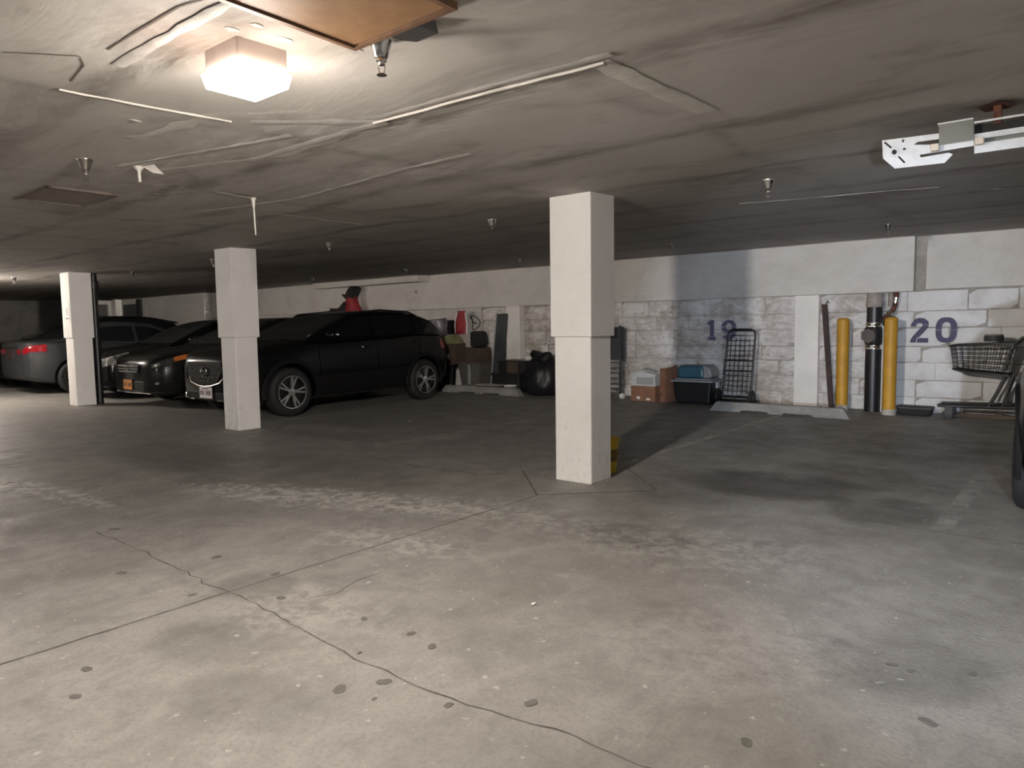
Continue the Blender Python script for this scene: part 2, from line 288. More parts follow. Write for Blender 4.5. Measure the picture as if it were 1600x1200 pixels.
# ---------------------------------------------------------------- mesh helpers
class MB:
    def __init__(s): s.v = []; s.f = []
    def add(s, vs, fs):
        k = len(s.v); s.v += [tuple(v) for v in vs]; s.f += [tuple(i + k for i in f) for f in fs]; return s
    def box(s, x0, x1, y0, y1, z0, z1, taper=0.0):
        t = taper
        vs = [(x0 + t, y0 + t, z0), (x1 - t, y0 + t, z0), (x1 - t, y1 - t, z0), (x0 + t, y1 - t, z0), (x0, y0, z1), (x1, y0, z1), (x1, y1, z1), (x0, y1, z1)]
        return s.add(vs, [(3, 2, 1, 0), (4, 5, 6, 7), (0, 1, 5, 4), (1, 2, 6, 5), (2, 3, 7, 6), (3, 0, 4, 7)])
    def obox(s, mat, sx, sy, sz):
        vs = [mat @ Vector((a * sx / 2, b * sy / 2, c * sz / 2)) for c in (-1, 1) for a, b in ((-1, -1), (1, -1), (1, 1), (-1, 1))]
        return s.add(vs, [(3, 2, 1, 0), (4, 5, 6, 7), (0, 1, 5, 4), (1, 2, 6, 5), (2, 3, 7, 6), (3, 0, 4, 7)])
    def tube(s, pts, r, n=8, cap=True, closed=False):
        pts = [Vector(p) for p in pts]; rs = r if isinstance(r, (list, tuple)) else [r] * len(pts)
        rings = []; prev = None; N = len(pts)
        for i, p in enumerate(pts):
            if closed: d = pts[(i + 1) % N] - pts[i - 1]
            else: d = pts[min(i + 1, N - 1)] - pts[max(i - 1, 0)]
            d.normalize()
            a = prev if prev is not None and abs(prev.dot(d)) < 0.99 else (Vector((0, 0, 1)) if abs(d.z) < 0.9 else Vector((1, 0, 0)))
            a = (a - d * a.dot(d)).normalized(); prev = a; b = d.cross(a)
            rings.append([p + (a * math.cos(2 * PI * k / n) + b * math.sin(2 * PI * k / n)) * rs[i] for k in range(n)])
        vs = [v for rg in rings for v in rg]; fs = []
        for i in range(N if closed else N - 1):
            j = (i + 1) % N
            for k in range(n): fs.append((i * n + k, i * n + (k + 1) % n, j * n + (k + 1) % n, j * n + k))
        if cap and not closed: fs += [tuple(reversed(range(n))), tuple(range((N - 1) * n, N * n))]
        return s.add(vs, fs)
    def lathe(s, prof, n=20, origin=(0, 0, 0), axis='z', caps=True):
        vs = []; o = Vector(origin)
        for r, h in prof:
            for k in range(n):
                a = 2 * PI * k / n; c, q = r * math.cos(a), r * math.sin(a)
                vs.append(o + Vector({'z': (c, q, h), 'x': (h, c, q), 'y': (q, h, c)}[axis]))
        fs = []
        for i in range(len(prof) - 1):
            for k in range(n): fs.append((i * n + k, i * n + (k + 1) % n, (i + 1) * n + (k + 1) % n, (i + 1) * n + k))
        if caps: fs += [tuple(reversed(range(n))), tuple(range((len(prof) - 1) * n, len(prof) * n))]
        return s.add(vs, fs)
    def prism(s, poly, z0, z1, fn=None):
        n = len(poly); fn = fn or (lambda a, b, c: (a, b, c))
        vs = [fn(a, b, z0) for a, b in poly] + [fn(a, b, z1) for a, b in poly]
        return s.add(vs, [tuple(reversed(range(n))), tuple(range(n, 2 * n))] + [(i, (i + 1) % n, n + (i + 1) % n, n + i) for i in range(n)])
    def grid(s, rows, close=False):
        n = len(rows[0]); vs = [p for r in rows for p in r]; fs = []
        for i in range(len(rows) - 1):
            for k in range(n if close else n - 1): fs.append((i * n + k, i * n + (k + 1) % n, (i + 1) * n + (k + 1) % n, (i + 1) * n + k))
        return s.add(vs, fs)
    def stroke(s, pts, w, y0, y1):
        # a painted stroke in the XZ plane, with thickness from y0 to y1
        for (a, b) in zip(pts[:-1], pts[1:]):
            d = Vector((b[0] - a[0], b[1] - a[1])).normalized(); n = Vector((-d.y, d.x)) * w / 2
            s.prism([(a[0] + n.x, a[1] + n.y), (a[0] - n.x, a[1] - n.y), (b[0] - n.x, b[1] - n.y), (b[0] + n.x, b[1] + n.y)], y0, y1, lambda p, q, r: (p, r, q))
        return s
def tag(o, label=None, cat=None, group=None, kind=None):
    if label: o['label'] = label
    if cat: o['category'] = cat
    if group: o['group'] = group
    if kind: o['kind'] = kind
    return o
def obj(name, mb, mat, parent=None, smooth=None, bevel=0.0, label=None, cat=None, group=None, kind=None, loc=None, subsurf=0):
    me = bpy.data.meshes.new(name); me.from_pydata(mb.v, [], mb.f)
    bm = bmesh.new(); bm.from_mesh(me); bmesh.ops.recalc_face_normals(bm, faces=bm.faces)
    if smooth is not None:
        for f in bm.faces: f.smooth = True
        for e in bm.edges:
            if len(e.link_faces) == 2 and e.calc_face_angle(0) > math.radians(smooth): e.smooth = False
    bm.to_mesh(me); bm.free()
    me.materials.append(M[mat])
    o = bpy.data.objects.new(name, me); C.objects.link(o)
    if parent: o.parent = parent
    if loc: o.location = loc
    if bevel:
        m = o.modifiers.new('bevel', 'BEVEL'); m.width = bevel; m.segments = 2; m.limit_method = 'ANGLE'; m.angle_limit = math.radians(40)
    if subsurf:
        m = o.modifiers.new('subsurf', 'SUBSURF'); m.levels = subsurf; m.render_levels = subsurf
    return tag(o, label, cat, group, kind)
def thing(name, label, cat, loc=(0, 0, 0), rz=0.0, group=None):
    o = bpy.data.objects.new(name, None); C.objects.link(o); o.location = loc; o.rotation_euler = (0, 0, rz); o.empty_display_size = 0.1
    return tag(o, label, cat, group)
def dup(root, loc, rz, label, group=None):
    r = root.copy(); C.objects.link(r); r.location = loc; r.rotation_euler = (0, 0, rz); r['label'] = label
    if group: r['group'] = group
    for ch in root.children:
        c = ch.copy(); C.objects.link(c); c.parent = r
        for g in ch.children:
            d = g.copy(); C.objects.link(d); d.parent = c
    return r
def interp(tab, x):
    if x <= tab[0][0]: return tab[0][1]
    for (a, va), (b, vb) in zip(tab[:-1], tab[1:]):
        if x <= b:
            i = tab.index((b, vb)); t = (x - a) / (b - a)
            p0 = tab[i - 2][1] if i >= 2 else va; p3 = tab[i + 1][1] if i + 1 < len(tab) else vb
            # monotone-ish cubic
            x0 = tab[i - 2][0] if i >= 2 else a - (b - a); x3 = tab[i + 1][0] if i + 1 < len(tab) else b + (b - a)
            s = (vb - va) / (b - a)
            def tang(sa, sb): return 0.0 if sa * sb <= 0 else 2 * sa * sb / (sa + sb)
            m0 = tang((va - p0) / (a - x0) if i >= 2 else s, s); m1 = tang(s, (p3 - vb) / (x3 - b) if i + 1 < len(tab) else s)
            h = b - a
            return (2 * t**3 - 3 * t**2 + 1) * va + (t**3 - 2 * t**2 + t) * h * m0 + (-2 * t**3 + 3 * t**2) * vb + (t**3 - t**2) * h * m1
    return tab[-1][1]
def ceil_z(y): return 2.179 + 0.0196 * (y - 4.448)

# ---------------------------------------------------------------- setting
X0, X1, Y0, Y1 = -26.0, 3.2, -6.5, 10.56
fl = obj('floor', MB().box(X0 - 0.3, X1 + 0.3, Y0 - 0.3, Y1 + 0.6, -0.2, 0.0), 'floor', kind='structure')
# ceiling: gently sagging boards with raised joints
rows = []
ys = [Y0 + (Y1 + 0.6 - Y0) * j / 118 for j in range(119)]; xs = [X0 - 0.3 + (X1 + 0.6 - X0) * i / 200 for i in range(201)]
def sag(x, y):
    z = 0.010 * noise.noise(Vector((x * 0.55, y * 0.55, 3.0))) + 0.004 * noise.noise(Vector((x * 1.9, y * 1.9, 8.0)))
    return z + 0.004
for y in ys: rows.append([(x, y, ceil_z(y) + sag(x, y)) for x in xs])
cm = MB().grid(rows); cz = ceil_z(Y1) + 0.3
n0 = len(cm.v)
ceil = obj('ceiling', cm, 'ceiling', smooth=60, kind='structure')
# walls
wb = obj('wall_back', MB().box(X0, X1, Y1 + 0.03, Y1 + 0.4, -0.05, 2.6), 'mortar', kind='structure')
obj('wall_left', MB().box(X0 - 0.3, X0, Y0, Y1 + 0.4, -0.05, 2.6), 'dark_wall', kind='structure')
obj('wall_right', MB().box(X1, X1 + 0.3, Y0, Y1 + 0.4, -0.05, 2.6), 'wall', kind='structure')
# opening added in the unseen front wall so world light fills the room
obj('wall_front', MB().box(X0, -14.0, Y0 - 0.3, Y0, -0.05, 2.6).box(-14.0, X1, Y0 - 0.3, Y0, 1.96, 2.6), 'wall', kind='structure')
# the soffit band along the top of the back wall: the long proud part, the set-back part on the right
SO = 10.457
obj('soffit_beam', MB().box(-13.75, -1.755, SO, Y1 + 0.05, 1.595, 2.42), 'soffit', wb, bevel=0.008)
obj('soffit_beam', MB().box(-1.63, X1, Y1 - 0.03, Y1 + 0.05, 1.615, 2.42), 'soffit', wb, bevel=0.008)
obj('soffit_beam', MB().box(-19.6, -13.75, SO - 0.02, Y1 + 0.05, 1.60, 2.42), 'soffit', wb, bevel=0.008)
obj('soffit_beam', MB().box(X0, -19.62, SO - 0.25, Y1 + 0.05, 1.2, 2.42), 'wall', wb, bevel=0.01)
obj('pilaster', MB().box(-13.75, -12.95, SO - 0.05, SO + 0.01, 1.3, 2.20), 'wall', wb, bevel=0.01)
obj('pipe_casing', MB().box(-14.34, -10.72, SO - 0.30, SO, 2.17, 2.32), 'soffit', wb, bevel=0.01, label='long pale box casing high on the back wall under the ceiling')
obj('wall_pocket', MB().box(-1.755, -1.63, Y1 + 0.0, Y1 + 0.05, 1.6, 2.42), 'mortar', wb)
# thin shadow gap board under the soffit
obj('smooth_wall_panel', MB().box(X0, -9.35, Y1, Y1 + 0.05, 0.0, 1.60), 'wall', wb)
# white pilasters
obj('pilaster', MB().box(-3.27, -2.94, Y1 - 0.035, Y1 + 0.05, 0, 1.597), 'trim', wb, bevel=0.006, label='smooth white pilaster board between the numbers 19 and 20')
obj('pilaster', MB().box(-8.62, -8.28, Y1 - 0.12, Y1 + 0.05, 0.60, 1.597), 'trim', wb, bevel=0.006, label='short pale pilaster above the black garbage bag')
obj('drain_hole_cover', MB().lathe([(0.035, 0), (0.03, -0.02)], 10, (-11.1, SO, 1.98), 'y'), 'grey_pipe', wb)
# painted stone blocks, one object each
block_var = {}
def block_mesh(kind, k):
    amp = {'rough': 0.034, 'mid': 0.012, 'smooth': 0.0035}[kind]
    nx, nz = (10, 6) if kind == 'rough' else (6, 4)
    rows = []
    for j in range(nz + 1):
        r = []
        for i in range(nx + 1):
            u, v = i / nx, j / nz; e = min(u * 7, (1 - u) * 7, v * 4.5, (1 - v) * 4.5, 1.0)
            d = amp * (noise.noise(Vector((u * 4 + k * 9.1, v * 2.3, k * 3.3))) + 0.5 * noise.noise(Vector((u * 9 + k, v * 5, k * 1.7))))
            sx = 0.012 * noise.noise(Vector((v * 3 + k, k * 2.2, 1))) * (1 if i in (0, nx) else 0)
            sz = 0.04 * noise.noise(Vector((u * 3 + k, k * 4.2, 5))) * (1 if j in (0, nz) else 0)
            r.append((u - 0.5 + sx, -0.030 * (e ** 0.4) - d * min(1, e * 1.3), v - 0.5 + sz))
        rows.append(r)
    mb = MB().grid(rows); n = nx + 1
    me = bpy.data.meshes.new('block'); me.from_pydata(mb.v, [], mb.f)
    for p in me.polygons: p.use_smooth = True
    me.materials.append(M['block' if kind != 'smooth' else 'block_smooth'])
    return me
for kd in ('rough', 'mid', 'smooth'):
    for k in range(6): block_var[kd, k] = block_mesh(kd, k + {'rough': 0, 'mid': 20, 'smooth': 40}[kd])
course = [0.0, 0.20, 0.43, 0.66, 0.87, 1.12, 1.34, 1.60]
def lay_blocks(xa, xb, kindf):
    for j in range(7):
        x = xa - random.uniform(0.0, 0.3); z0, z1 = course[j], course[j + 1]
        while x < xb - 0.02:
            L = random.uniform(0.42, 0.88); a, b = max(x, xa), min(x + L, xb)
            if xb - b < 0.18: b = xb
            if b - a > 0.10:
                o = bpy.data.objects.new('block', block_var[kindf(0.5 * (a + b), 0.5 * (z0 + z1)), random.randrange(6)]); C.objects.link(o); o.parent = wb
                o.location = (0.5 * (a + b), Y1 + 0.03 - random.uniform(-0.004, 0.006), 0.5 * (z0 + z1)); o.scale = (b - a - 0.008, 1, z1 - z0 - 0.008)
                x = b
            else: x = b + 0.001
            if b >= xb: break
def kind_mid(x, z):
    if x > -4.75 and z > 0.8: return 'mid'
    if x > -4.2: return 'mid'
    return 'rough'
lay_blocks(-9.35, -8.62, lambda x, z: 'mid')
lay_blocks(-8.28, -3.27, kind_mid)
lay_blocks(-2.94, -1.98, lambda x, z: 'rough' if z > 1.2 else 'mid')
lay_blocks(-1.98, X1, lambda x, z: 'smooth')
# stencilled bay numbers
YN = Y1 - 0.012
def arc(cx, cz, rx, rz, a0, a1, n=10): return [(cx + rx * math.cos(math.radians(a0 + (a1 - a0) * i / n)), cz + rz * math.sin(math.radians(a0 + (a1 - a0) * i / n))) for i in range(n + 1)]
def ribbon(mb, outer, inner, y0, y1):
    for i in range(len(outer) - 1):
        mb.prism([outer[i], outer[i + 1], inner[i + 1], inner[i]], y0, y1, lambda p, q, r: (p, r, q))
def num_twenty():
    mb = MB(); x0, z0, H = -1.79, 0.925, 0.325
    y0, y1 = YN - 0.016, YN - 0.004
    P = lambda pts: [(x0 + a, z0 + b * H) for a, b in pts]
    # the 2: hook, diagonal, foot (with the stencil breaks)
    ou = [(0.0, .66), (0.012, .78), (0.045, .93), (0.095, 1.0), (0.155, .97), (0.20, .86), (0.208, .72)]
    inn = [(0.065, .645), (0.068, .72), (0.082, .77), (0.102, .785), (0.125, .775), (0.14, .74), (0.143, .70)]
    ribbon(mb, P(ou), P(inn), y0, y1)
    mb.prism(P([(0.143, .695), (0.208, .695), (0.19, .56), (0.105, .24), (0.075, .19), (0.065, .0), (0.0, .0), (0.005, .12), (0.03, .26)]), y0, y1, lambda p, q, r: (p, r, q))
    mb.prism(P([(0.076, .0), (0.208, .0), (0.208, .185), (0.088, .185)]), y0, y1, lambda p, q, r: (p, r, q))
    # the 0
    cx = x0 + 0.405; rx, irx, c = 0.118, 0.052, 0.5
    def ring(a0, a1):
        sup = lambda r, rz, e: [(cx + r * math.copysign(abs(math.cos(math.radians(a))) ** e, math.cos(math.radians(a))), z0 + H * (0.5 + rz * math.copysign(abs(math.sin(math.radians(a))) ** e, math.sin(math.radians(a))))) for a in [a0 + (a1 - a0) * i / 10 for i in range(11)]]
        ribbon(mb, sup(rx, 0.5, 0.75), sup(irx, 0.31, 0.7), y0, y1)
    for a in (0, 90, 180, 270): ring(a + 0.25, a + 89.75)
    return mb
obj('painted_number', num_twenty(), 'number', wb, label='dark blue stencilled number 20')
def num_nineteen():
    mb = MB(); z0, H = 0.955, 0.31; y0, y1 = YN - 0.026, YN - 0.008; T = lambda p, q, r: (p, r, q)
    x = -4.59
    mb.prism([(x, z0), (x + .125, z0), (x + .125, z0 + .05), (x, z0 + .05)], y0, y1, T)
    mb.prism([(x + .035, z0 + .055), (x + .095, z0 + .055), (x + .095, z0 + H), (x + .05, z0 + H), (x - .005, z0 + H - .04), (x - .005, z0 + H - .075), (x + .035, z0 + H - .065)], y0, y1, T)
    cx = -4.255
    def sup(r, rz, zc, a0, a1, n=12): return arc(cx, z0 + zc, r, rz, a0, a1, n)
    ribbon(mb, sup(.115, .105, .205, 5, 175), sup(.05, .05, .21, 5, 175), y0, y1)
    ribbon(mb, sup(.115, .105, .205, 185, 300), sup(.05, .05, .21, 185, 300), y0, y1)
    mb.prism([(cx + .05, z0 + .21), (cx + .115, z0 + .21), (cx + .112, z0 + .12), (cx + .05, z0 + .10)], y0, y1, T)
    ribbon(mb, sup(.112, .11, .112, -5, -150), sup(.048, .06, .112, -5, -150), y0, y1)
    return mb
obj('painted_number', num_nineteen(), 'number_faded', wb, label='faded dark blue stencilled number 19')

# far left end: a recessed doorway, pillar and shutter
obj('door_1', MB().box(X0, X0 + 0.08, 10.1, 10.28, 0, 2.28).box(X0, X0 + 0.08, 8.9, 9.05, 0, 2.28).box(X0, X0 + 0.08, 9.05, 10.1, 2.16, 2.28), 'wall', kind='structure')
obj('door_2', MB().box(-24.9, -23.9, SO - 0.29, SO - 0.24, 0, 2.12), 'door_grey', kind='structure')
obj('trim_1', MB().box(-23.82, -23.55, SO - 0.33, SO - 0.22, 0, 2.26), 'dark', kind='structure')
obj('trim_2', MB().box(-25.35, -25.1, SO - 0.45, SO - 0.2, 0, 2.3), 'trim', kind='structure')

# columns
def column(x, y, label, notice=False):
    t = thing('concrete_column', label, 'column', (x, y, 0), 0, 'white square columns standing in a row')
    obj('shaft', MB().box(-0.3303, 0, 0, 0.293, 0, 1.13), 'column', t, bevel=0.012)
    obj('upper_casing', MB().box(-0.352, 0.018, -0.02, 0.315, 1.122, ceil_z(y) + 0.02), 'column', t, bevel=0.006)
    return t
CY = 4.448
column(-2.857, CY, 'nearest white square column, in front of the wall numbered 19')
column(-7.853, CY, 'middle white square column, beside the nose of the black crossover')
column(-12.849, CY, 'farthest white square column, with a paper notice, beside the grey sedan')
# floor furniture belonging to the slab
def ribbon_floor(name, pts, w, mat, z=0.0012, jag=0.0, seed=0):
    rnd = random.Random(seed); P = []
    for (a, b) in zip(pts[:-1], pts[1:]):
        L = math.hypot(b[0] - a[0], b[1] - a[1]); n = max(1, int(L / 0.07)) if jag else 1
        for i in range(n): P.append((a[0] + (b[0] - a[0]) * i / n, a[1] + (b[1] - a[1]) * i / n))
    P.append(pts[-1])
    P = [(x + rnd.gauss(0, jag), y + rnd.gauss(0, jag)) for x, y in P]
    rows = []
    for i, p in enumerate(P):
        d = Vector(P[min(i + 1, len(P) - 1)]) - Vector(P[max(i - 1, 0)]); d.normalize(); ww = w * (rnd.uniform(0.4, 1.2) if jag else 1)
        rows.append([(p[0] - d.y * ww / 2, p[1] + d.x * ww / 2, z), (p[0] + d.y * ww / 2, p[1] - d.x * ww / 2, z)])
    mb = MB().grid(rows)
    return obj(name, mb, mat, fl)
def column_pad(cx, cy, r, sides):
    d = [(cx - r, cy), (cx, cy - r), (cx + r, cy), (cx, cy + r)]
    obj('column_pad', MB().prism([(cx + (a - cx) * 0.985, cy + (b - cy) * 0.985) for a, b in d], -0.01, 0.004), 'floor', fl)
    for i in range(4):
        if i in sides: ribbon_floor('floor_joint', [d[i], d[(i + 1) % 4]], 0.022, 'joint', 0.0016, 0.0015, i)
column_pad(-3.0, 4.58, 0.62, (0, 1, 2, 3))
column_pad(-7.99, 4.58, 0.62, (0, 1, 2, 3))
ribbon_floor('floor_joint', [(-3.02, -3.0), (-3.02, 1.6), (-2.99, 3.96)], 0.013, 'joint', 0.0014, 0.002, 3)
ribbon_floor('floor_crack', [(-4.6, 1.66), (-4.0, 1.65), (-3.3, 1.62), (-2.78, 1.62), (-2.5, 1.60)], 0.008, 'joint', 0.0015, 0.007, 5)
ribbon_floor('floor_crack', [(-2.5, 1.60), (-2.1, 1.56), (-1.56, 1.57), (-1.19, 1.63), (-0.91, 1.65), (-0.5, 1.66)], 0.006, 'joint', 0.0015, 0.006, 6)
ribbon_floor('floor_crack', [(-2.66, 1.80), (-2.60, 1.92), (-2.67, 2.09), (-2.66, 2.2)], 0.008, 'joint', 0.0015, 0.006, 7)
ribbon_floor('floor_crack', [(-5.6, 4.12), (-5.1, 4.22), (-4.58, 4.18), (-3.8, 4.24), (-3.58, 4.45)], 0.022, 'joint', 0.0015, 0.012, 8)
ribbon_floor('floor_joint', [(-7.66, 0.0), (-7.66, 1.98), (-7.62, 3.4), (-7.9, 4.0)], 0.014, 'joint', 0.0014, 0.003, 9)
ribbon_floor('floor_joint', [(-0.98, 4.62), (-0.6, 4.58), (0.6, 4.62)], 0.010, 'joint', 0.0014, 0.003, 10)
ribbon_floor('floor_crack', [(-2.05, 3.55), (-1.92, 3.66), (-1.80, 3.68)], 0.010, 'joint', 0.0015, 0.008, 11)
ribbon_floor('line_or_light_strip', [(-3.07, 5.2), (-3.07, 9.3)], 0.085, 'line', 0.0009)
ribbon_floor('line_or_light_strip', [(-0.60, 4.63), (-0.58, 6.3)], 0.10, 'line', 0.0009)
ribbon_floor('line_or_light_strip', [(-5.57, 4.6), (-5.58, 9.0)], 0.06, 'line', 0.0006)
ribbon_floor('line_or_light_strip', [(-8.3, 5.2), (-8.35, 8.6)], 0.06, 'line', 0.0006)
ribbon_floor('line_or_light_strip', [(-15.85, 4.6), (-15.95, 5.5)], 0.10, 'line', 0.0009)
ribbon_floor('line_or_light_strip', [(-13.12, 4.9), (-12.3, 5.75)], 0.10, 'line', 0.0009)  # pale strip standing in for a patch of light on the floor
spots = [(-1.89, 1.39, .032), (-1.81, 1.51, .028), (-2.02, 1.83, .022), (-1.87, 1.80, .024), (-2.28, 1.81, .020), (-2.76, 1.73, .024), (-3.55, 1.85, .03), (-3.06, 1.89, .026), (-4.57, 1.74, .035), (-2.73, 0.92, .024),
         (-2.55, 0.82, .022), (-3.70, 1.43, .03), (-3.12, 1.50, .02), (-1.53, 1.54, .018), (-1.33, 1.71, .026), (-0.71, 1.92, .024), (-0.48, 2.68, .024), (-0.42, 2.67, .022), (-0.25, 2.77, .022), (-0.32, 2.35, .028), (-2.05, 1.6, .012), (-1.75, 1.42, .011)]
for i, (x, y, r) in enumerate(spots):
    a0 = random.uniform(0, PI); poly = []
    for k in range(12):
        a = 2 * PI * k / 12; rr = r * (0.62 + 0.38 * abs(math.cos(a)) ** 1.5) * random.uniform(0.86, 1.1)
        poly.append((x + rr * math.cos(a + a0), y + rr * math.sin(a + a0)))
    obj('stain_spot', MB().prism(poly, 0.0, 0.0018), 'stain', fl)

# ---------------------------------------------------------------- ceiling fittings
def ctape(name, pts, w, mat, thick=0.005, jag=0.0, seed=1):
    rnd = random.Random(seed); rows = []; P = []
    for (a, b) in zip(pts[:-1], pts[1:]):
        n = max(2, int(math.hypot(b[0] - a[0], b[1] - a[1]) / 0.08))
        for i in range(n): P.append((a[0] + (b[0] - a[0]) * i / n, a[1] + (b[1] - a[1]) * i / n))
    P.append(pts[-1])
    for i, p in enumerate(P):
        d = Vector(P[min(i + 1, len(P) - 1)]) - Vector(P[max(i - 1, 0)]); d.normalize(); ww = w * (1 + rnd.uniform(-jag, jag)); n = (-d.y, d.x)
        r = []
        for s, k in ((-0.5, 0.3), (-0.25, 1.0), (0.25, 0.8), (0.5, 0.2)):
            x, y = p[0] + n[0] * ww * s, p[1] + n[1] * ww * s
            r.append((x, y, ceil_z(y) + sag(x, y) - 0.002 - thick * k * (1 + rnd.uniform(-jag, jag))))
        rows.append(r)
    mb = MB().grid(rows)
    top = [[(x, y, z + thick + 0.01) for x, y, z in r] for r in rows]
    mb.grid(top)
    return obj(name, mb, mat, ceil, smooth=40)
ctape('joint_tape', [(-2.55, 2.17), (-1.36, 2.22)], 0.030, 'tape', 0.010, 0.15, 1)
ctape('joint_tape', [(-2.5, 2.13), (-1.30, 2.165)], 0.045, 'tape_dull', 0.004, 0.3, 2)
ctape('joint_tape', [(-1.38, 2.20), (-1.36, 3.08)], 0.10, 'tape', 0.003, 0.15, 3)
ctape('joint_tape', [(-3.02, 1.05), (-2.99, 1.72)], 0.022, 'tape', 0.008, 0.3, 4)
ctape('joint_tape', [(-2.62, 1.10), (-1.90, 1.10)], 0.04, 'tape_dull', 0.0045, 0.3, 5)
ctape('joint_tape', [(-3.6, 2.19), (-2.5, 2.2)], 0.07, 'tape_dull', 0.006, 0.3, 6)
ctape('joint_tape', [(-2.95, 1.80), (-2.55, 2.18)], 0.09, 'tape_dull', 0.004, 0.4, 7)
ctape('joint_tape', [(-5.6, 2.85), (-4.46, 3.08), (-3.2, 2.95), (-2.64, 2.94)], 0.05, 'tape_dull', 0.006, 0.4, 8)
ctape('joint_tape', [(-5.2, 3.17), (-5.3, 4.3)], 0.045, 'tape_dull', 0.006, 0.4, 9)
ctape('joint_tape', [(-4.6, 2.5), (-4.68, 2.85)], 0.03, 'tape', 0.006, 0.4, 10)
ctape('joint_tape', [(-4.2, 1.75), (-3.0, 2.05)], 0.06, 'tape_dull', 0.006, 0.4, 11)
ctape('joint_tape', [(-2.3, 5.9), (-0.9, 6.25)], 0.03, 'tape_dull', 0.005, 0.4, 12)
ctape('joint_tape', [(-1.86, 1.06), (-2.02, 1.02), (-2.5, 1.02)], 0.009, 'dim_frame', 0.001, 0.3, 13)
ctape('joint_tape', [(-2.75, 0.80), (-2.62, 0.98), (-2.70, 1.02), (-2.9, 1.05)], 0.007, 'dim_frame', 0.001, 0.3, 14)
ctape('joint_tape', [(-3.55, 1.55), (-3.0, 1.62), (-2.6, 1.9)], 0.08, 'tape', 0.0025, 0.5, 15)
ctape('joint_tape', [(-4.3, 1.9), (-3.4, 2.25), (-2.7, 2.2)], 0.07, 'tape', 0.003, 0.5, 16)
for (px, py, pr_) in ((-2.02, 1.36, .022), (-1.93, 1.56, .03), (-2.06, 1.20, .016), (-1.98, 1.24, .014)):
    obj('blistered_patch', MB().prism([(px + pr_ * random.uniform(.6, 1.1) * math.cos(a), py + pr_ * 1.6 * random.uniform(.6, 1.1) * math.sin(a)) for a in [2 * PI * k / 10 for k in range(10)]], ceil_z(py) + sag(px, py) - .0022, ceil_z(py) + .01), 'tape_dull', ceil)
def drip(x, y, L, r, bend=0.0):
    z = ceil_z(y); return MB().tube([(x, y, z + 0.01), (x, y, z - 0.012), (x + bend * 0.3, y, z - L * 0.3), (x + bend * 0.7, y, z - L * 0.7), (x + bend, y, z - L)], [r * 3.2, r * 1.8, r * 0.8, r * 0.75, r * 0.7], 6)
obj('hanging_strip', drip(-4.68, 2.84, 0.26, 0.008, 0.012), 'peel', ceil, label='long white strip of peeling tape hanging down')
obj('hanging_strip', drip(-4.17, 1.83, 0.085, 0.011, 0.004), 'peel', ceil)
obj('hanging_strip', MB().add([(-4.15, 1.84, 2.128), (-4.05, 1.86, 2.128), (-4.02, 1.90, 2.075), (-4.07, 1.86, 2.085)], [(0, 1, 2, 3)]), 'peel', ceil)
for (x, y, a, b, c) in ((-0.57, 6.68, .14, .012, .02), (-0.50, 6.55, .06, .01, .012), (-0.60, 7.3, .04, .02, .01), (-4.9, 2.22, .05, .02, .012), (-3.22, 1.38, .02, .02, .012)):
    z = ceil_z(y) - 0.004
    obj('peeling_flake', MB().add([(x - a, y - b, z), (x - a * .2, y + b * .4, z - c * 0.2), (x + a, y + b * 1.6, z - c), (x + a * .3, y + b * 3, z - c * 0.3), (x - a * .1, y + b * 1.5, z)], [(0, 1, 4), (1, 2, 3), (1, 3, 4)]), 'peel', ceil)
# access panels
def access_panel(x0, x1, y0, y1, pm, fm, label, drop=0.012):
    z = ceil_z((y0 + y1) / 2); t = thing('access_panel', label, 'panel', ((x0 + x1) / 2, (y0 + y1) / 2, z))
    hx, hy = (x1 - x0) / 2, (y1 - y0) / 2; w = 0.022
    obj('board', MB().box(-hx + w, hx - w, -hy + w, hy - w, -drop, 0.02), pm, t, bevel=0.003)
    obj('frame', MB().box(-hx, hx, -hy, -hy + w * 0.8, -drop - 0.006, 0.02).box(-hx, hx, hy - w * 0.8, hy, -drop - 0.006, 0.02).box(-hx, -hx + w * 0.8, -hy + w * 0.8, hy - w * 0.8, -drop - 0.006, 0.02).box(hx - w * 0.8, hx, -hy + w * 0.8, hy - w * 0.8, -drop - 0.006, 0.02), fm, t)
access_panel(-1.875, -1.42, 1.03, 1.525, 'panel', 'panel_frame', 'brown plywood access panel in the ceiling beside the lit lamp')
access_panel(-5.72, -5.10, 1.66, 2.10, 'dim_panel', 'dim_frame', 'dull grey access panel in the ceiling at the far left', 0.006)
obj('torn_black_flap', MB().add([(-1.74, 1.54, 2.120), (-1.62, 1.53, 2.120), (-1.545, 1.56, 2.120), (-1.57, 1.60, 2.098), (-1.66, 1.595, 2.094), (-1.71, 1.575, 2.105)], [(0, 1, 2, 3, 4, 5)]), 'dark', ceil)
obj('torn_hole', MB().add([(-0.42, 3.90, ceil_z(3.9) - .006), (-0.33, 3.84, ceil_z(3.9) - .006), (-0.27, 3.90, ceil_z(3.9) - .02), (-0.31, 3.99, ceil_z(3.9) - .008), (-0.40, 3.99, ceil_z(3.9) - .008)], [(0, 1, 2, 3, 4)]), 'rust', ceil)
